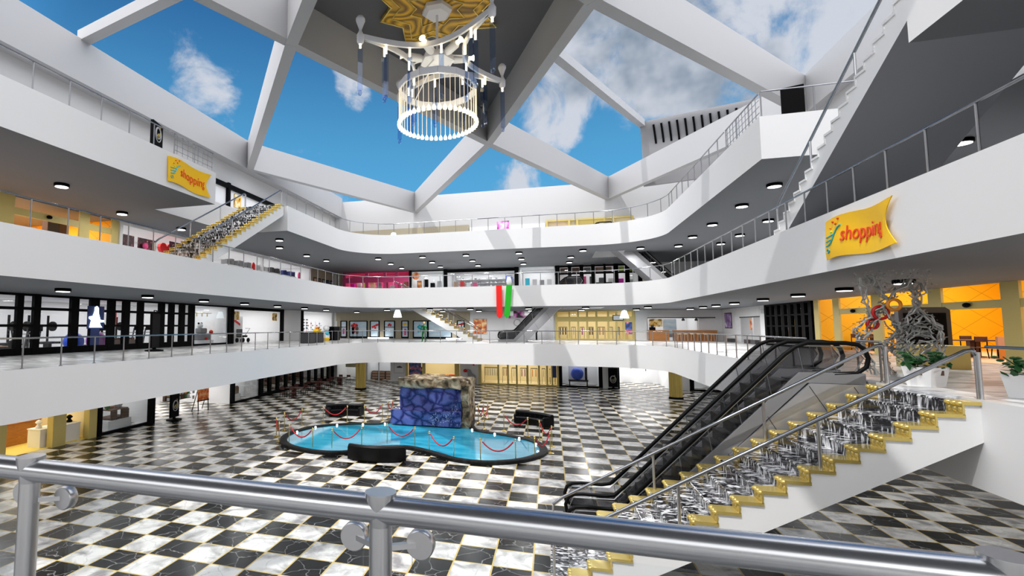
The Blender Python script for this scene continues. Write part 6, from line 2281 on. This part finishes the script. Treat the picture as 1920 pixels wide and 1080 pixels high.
# ===== third floor
poster('black and magenta square sign on the white third floor shop', 'B', -4.9, -3.7, L3 + 1.75, L3 + 2.6, 'poster_pink', d=-3.8, name='square_sign', cat='sign')
t = thing('storefront', 'gold framed shop front rising behind the far third floor railing', 'shop front', (4, 53.8, L3))
for x in (-.1, 2.1, 2.9, 5.5, 6.3, 8.1):
    MB().box(x - .1, x + .1, 53.6, 53.95, L3, L3 + 3.1).done('post', 'gold_paint', t)
MB().box(-.1, 8.1, 53.65, 53.9, L3 + 2.95, L3 + 3.1).done('rail', 'gold_paint', t)
MB().box(2.9, 5.5, 53.7, 53.9, L3 + 1.8, L3 + 2.95).done('sign_board', 'gold_gloss', t)
MB().box(-.1, 8.1, 53.72, 53.9, L3 + 1.7, L3 + 1.85).done('rail', 'gold_paint', t)
MB().box(-.1, 8.1, 53.92, 53.97, L3, L3 + 2.95).done('backing', 'cream', t)
solid('hat_ornament', 'small red and black ornament at the left of the third floor gold shop', 'ornament', 'red', lambda q: q.ball((1.0, 53.4, L3 + 2.1), (.5, .2, .22), 10, 8), smooth=60)  # hat shape floating before the shop, not hung from anything
storefront('storefront', 'white third floor shop with thick black header above the left stairs', 'L', 3, 31.5, 42.0, [(33.2, .3), (41.8, .3)], [(2.95, 3.3)], 'black_metal', d0=-.3, d1=-.05, glass=False, h=3.4)
wall('L', 3, 29.5, 43.0, 'shop_white', d0=-.04, d1=-.005, z1=17.1)
poster('yellow and dark poster on the white third floor shop above the left stairs', 'L', 34.1, 35.0, L3 + 1.7, L3 + 2.75, 'poster_yellow', d=-.12)
for i, s in enumerate((37.4, 38.6)):
    solid('spot_lamp', f'tiny black spot lamp on the white third floor shop front, {("left", "right")[i]} one', 'lamp', 'black_metal', lambda q: q.ball(side_pt('L', s, L3 + 2.5, -.2), .12, 8, 6), smooth=60)
totem('black totem with pale bottle emblem behind the upper left railing', -17.3, 18.35, L3, PI / 2 + .3, h=1.5, w=.95)
totem('black totem on the white end gallery at upper right', 9.15, 22.2, L3, -.35, h=1.32, w=.72, emblem=False)

# ===== person in green by the far first floor railing
t = thing('person', 'person in green top and trousers standing at the far first floor railing', 'person', (-10.75, 43.2, L1))


def skin_mesh(name, joints, bones, mt, parent, sub=1):
    me = bpy.data.meshes.new(name)
    base = parent.location
    me.from_pydata([Vector(p) - base for p, r in joints], bones, [])
    o = bpy.data.objects.new(name, me)
    COL.objects.link(o)
    m1 = o.modifiers.new('skin', 'SKIN')
    me.skin_vertices or None
    bpy.context.view_layer.update()
    if not me.skin_vertices:
        bm = bmesh.new()
        bm.from_mesh(me)
        bm.verts.layers.skin.verify()
        bm.to_mesh(me)
        bm.free()
    for v, (p, r) in zip(me.skin_vertices[0].data, joints):
        v.radius = (r, r) if isinstance(r, float) else r
    me.skin_vertices[0].data[0].use_root = True
    m2 = o.modifiers.new('sub', 'SUBSURF')
    m2.levels = m2.render_levels = sub
    dg = bpy.context.evaluated_depsgraph_get()
    bpy.context.view_layer.update()
    nm = bpy.data.meshes.new_from_object(o.evaluated_get(dg))
    bpy.data.objects.remove(o)
    nm.name = name
    nm.materials.clear()
    nm.materials.append(MATS[mt])
    for p in nm.polygons:
        p.use_smooth = True
    ob = bpy.data.objects.new(name, nm)
    COL.objects.link(ob)
    ob.parent = parent
    return ob


px_, py_, pz_ = -10.75, 43.2, L1
G = lambda x, y, z: (px_ + x, py_ + y, pz_ + z)
J = [(G(0, 0, .92), (.15, .11)), (G(0, 0, 1.12), (.14, .10)), (G(0, 0, 1.36), (.17, .11)), (G(0, .0, 1.46), (.07, .07)), (G(0, -.01, 1.54), (.055, .055)),
     (G(-.10, 0, .85), (.095, .095)), (G(-.13, -.01, .48), (.065, .065)), (G(-.14, .02, .09), (.045, .045)), (G(-.15, -.10, .045), (.04, .04)),
     (G(.10, 0, .85), (.095, .095)), (G(.13, -.01, .48), (.065, .065)), (G(.14, .02, .09), (.045, .045)), (G(.15, -.10, .045), (.04, .04)),
     (G(-.21, 0, 1.38), (.06, .06)), (G(-.27, .02, 1.10), (.048, .048)), (G(-.25, -.12, .88), (.036, .036)),
     (G(.21, 0, 1.38), (.06, .06)), (G(.27, .02, 1.10), (.048, .048)), (G(.25, -.12, .88), (.036, .036))]
BN = [(0, 1), (1, 2), (2, 3), (3, 4), (0, 5), (5, 6), (6, 7), (7, 8), (0, 9), (9, 10), (10, 11), (11, 12), (2, 13), (13, 14), (14, 15), (2, 16), (16, 17), (17, 18)]
skin_mesh('body', J, BN, 'green_cloth', t)
q = MB()
q.ell(G(0, -.01, 1.64), .085, .10, .125, 14, 10, 0)
q.ell(G(0, -.112, 1.63), .018, .022, .025, 8, 6, 0)
for u in (-1, 1):
    q.ell(G(u * .086, .0, 1.635), .015, .025, .035, 8, 6, 0)
q.done('head', 'skin', t, smooth=80)
e = MB()
for u in (-1, 1):
    e.ell(G(u * .034, -.095, 1.655), .012, .008, .008, 8, 6, 0)
e.ell(G(0, -.098, 1.575), .025, .008, .006, 8, 6, 0)
e.done('eyes_and_mouth', 'dark_grey', t)
MB().ell(G(0, .02, 1.70), .10, .115, .09, 14, 8, 0).done('hair', 'hair', t, smooth=80)
for u in (-1, 1):
    h = MB()
    h.ell(G(u * .245, -.145, .83), .022, .035, .045, 8, 6, 0)
    for k in range(4):
        a = G(u * .245, -.175 + k * .02, .80)
        h.tube([a, (a[0], a[1] - .008, a[2] - .04), (a[0] - u * .008, a[1] + .002, a[2] - .065 + abs(k - 1.4) * .006)], [.009, .008, .006], 6)
    a = G(u * .228, -.17, .84)
    h.tube([a, (a[0] - u * .015, a[1] - .02, a[2] - .03), (a[0] - u * .012, a[1] - .03, a[2] - .05)], [.010, .009, .007], 6)
    h.done('hand', 'skin', t, smooth=80)
    s = MB()
    s.ell(G(u * .15, -.06, .045), .05, .12, .045, 10, 6, 0)
    s.done('shoe', 'black_leather', t, smooth=80)
# ---------------------------------------------------------------- camera, sun, sky
cam = bpy.data.cameras.new('camera')
co = bpy.data.objects.new('camera', cam)
COL.objects.link(co)
cam.sensor_width = 36.0
cam.sensor_fit = 'HORIZONTAL'
cam.lens = F_ / 1920 * 36.0
cam.shift_x = (960 - CX) / 1920
cam.shift_y = (CY - 540) / 1920
cam.clip_start = 0.05
cam.clip_end = 600
M_ = Matrix((CR, CU, -CF)).transposed()
co.matrix_world = Matrix.Translation(CO) @ M_.to_4x4()
SC.camera = co

sun = bpy.data.lights.new('sun', 'SUN')
sun.energy = SUN_E
sun.angle = 0.012
sun.color = (1.0, 0.985, 0.96)
so = bpy.data.objects.new('sun', sun)
COL.objects.link(so)
so.rotation_euler = Vector((0.48, 1.0, -2.05)).to_track_quat('-Z', 'Y').to_euler()

w = bpy.data.worlds.new('sky')
SC.world = w
w.use_nodes = True
n, l = w.node_tree.nodes, w.node_tree.links
bg = n['Background']
tc = n.new('ShaderNodeTexCoord')
nrm = n.new('ShaderNodeVectorMath')
nrm.operation = 'NORMALIZE'
l.new(tc.outputs['Generated'], nrm.inputs[0])
D = nrm.outputs[0]


def vdot(v):
    q = n.new('ShaderNodeVectorMath')
    q.operation = 'DOT_PRODUCT'
    l.new(D, q.inputs[0])
    q.inputs[1].default_value = v
    return q.outputs['Value']


def mr(v, a, b, c, d, smooth=True):
    q = n.new('ShaderNodeMapRange')
    q.interpolation_type = 'SMOOTHSTEP' if smooth else 'LINEAR'
    q.inputs['From Min'].default_value = a
    q.inputs['From Max'].default_value = b
    q.inputs['To Min'].default_value = c
    q.inputs['To Max'].default_value = d
    l.new(v, q.inputs['Value'])
    return q.outputs[0]


def ma(op, a, b):
    q = n.new('ShaderNodeMath')
    q.operation = op
    for i, v in enumerate((a, b)):
        if isinstance(v, (int, float)):
            q.inputs[i].default_value = v
        else:
            l.new(v, q.inputs[i])
    return q.outputs[0]


def mixc(f, a, b):
    q = n.new('ShaderNodeMix')
    q.data_type = 'RGBA'
    q.clamp_factor = True
    l.new(f, q.inputs[0])
    for i, v in ((6, a), (7, b)):
        if isinstance(v, tuple):
            q.inputs[i].default_value = (*v, 1)
        else:
            l.new(v, q.inputs[i])
    return q.outputs[2]


sep = n.new('ShaderNodeSeparateXYZ')
l.new(D, sep.inputs[0])
elev = sep.outputs['Z']
blue = mixc(mr(elev, 0.22, 0.62, 0, 1), (0.10, 0.40, 0.72), (0.022, 0.12, 0.33))
# cloud cover: noise, thickened around the places where the photograph has its clouds
nz = n.new('ShaderNodeTexNoise')
nz.inputs['Scale'].default_value = 7.5
nz.inputs['Detail'].default_value = 9
nz.inputs['Roughness'].default_value = 0.58
nz.inputs['Distortion'].default_value = 0.35
l.new(D, nz.inputs['Vector'])
cover = None
for (px, py, inner, outer, wt) in ((1290, 130, 3, 21, 0.30), (1080, 190, 2, 9, 0.24), (1560, 40, 3, 14, 0.17), (365, 140, .5, 6, 0.15), (655, 170, 0.5, 3.5, 0.16), (960, 345, 1, 5, 0.16), (620, 365, .5, 4, .22)):
    dd = tuple(ray(px, py).normalized())
    q = mr(vdot(dd), math.cos(math.radians(outer)), math.cos(math.radians(inner)), 0, wt)
    cover = q if cover is None else ma('MAXIMUM', cover, q)
hole = mr(vdot(tuple(ray(1175, 285).normalized())), math.cos(math.radians(6)), math.cos(math.radians(2)), 0, 0.16)
cover = ma('SUBTRACT', cover, hole)
# bright cloud added in the unseen sky behind the visitor, as fill light
behind = mr(vdot(tuple(Vector((0.60, -0.50, 0.60)).normalized())), 0.35, 0.75, 0, 0.42)
cover = ma('MAXIMUM', cover, behind)
dens = mr(ma('ADD', nz.outputs['Fac'], cover), 0.62, 0.80, 0, 1)
nz2 = n.new('ShaderNodeTexNoise')
nz2.inputs['Scale'].default_value = 4.0
nz2.inputs['Detail'].default_value = 5
l.new(D, nz2.inputs['Vector'])
gm = mr(vdot(tuple(ray(1290, 130).normalized())), math.cos(math.radians(24)), math.cos(math.radians(9)), 0, 1)
ccol = mixc(ma('MULTIPLY', gm, mr(nz2.outputs['Fac'], 0.58, 0.42, 0, 1)), (0.62, 0.66, 0.74), (0.17, 0.24, 0.33))
behind2 = mr(vdot(tuple(Vector((-0.70, -0.45, 0.55)).normalized())), 0.45, 0.75, 0, 0.42)  # more cloud added in the unseen sky at rear left, also for fill
behind = ma('MAXIMUM', behind, behind2)
cover = ma('MAXIMUM', cover, behind)
dens = mr(ma('ADD', nz.outputs['Fac'], cover), 0.62, 0.80, 0, 1)
warm = mixc(behind, ccol, (0.80, 0.755, 0.70))
skyc = mixc(dens, blue, warm)
glow = mr(vdot(tuple(Vector((0.74, -0.30, 0.60)).normalized())), 0.60, 0.93, 1.0, SKY_FILL_RIGHT)  # unseen sky brightened on the right to fill the left gallery fronts
glow2 = mr(vdot(tuple(Vector((-0.78, -0.32, 0.54)).normalized())), 0.60, 0.93, 0.0, SKY_FILL_LEFT)  # unseen sky brightened on the left to fill the right gallery fronts
glow = ma('ADD', glow, glow2)
vm = n.new('ShaderNodeVectorMath')
vm.operation = 'SCALE'
l.new(skyc, vm.inputs[0])
l.new(glow, vm.inputs['Scale'])
l.new(vm.outputs[0], bg.inputs['Color'])
bg.inputs['Strength'].default_value = 1.0

SC.view_settings.view_transform = 'Standard'
SC.view_settings.look = 'None'
SC.view_settings.exposure = EXPO
SC.view_settings.gamma = 1.0
SC.view_settings.use_curve_mapping = False
SC.cycles.max_bounces = 8
SC.cycles.diffuse_bounces = 4
SC.cycles.glossy_bounces = 3
SC.cycles.transparent_max_bounces = 10
SC.cycles.transmission_bounces = 3
SC.cycles.use_denoising = True
SC.cycles.caustics_reflective = False
SC.cycles.caustics_refractive = False
SC.cycles.sample_clamp_indirect = 4.0
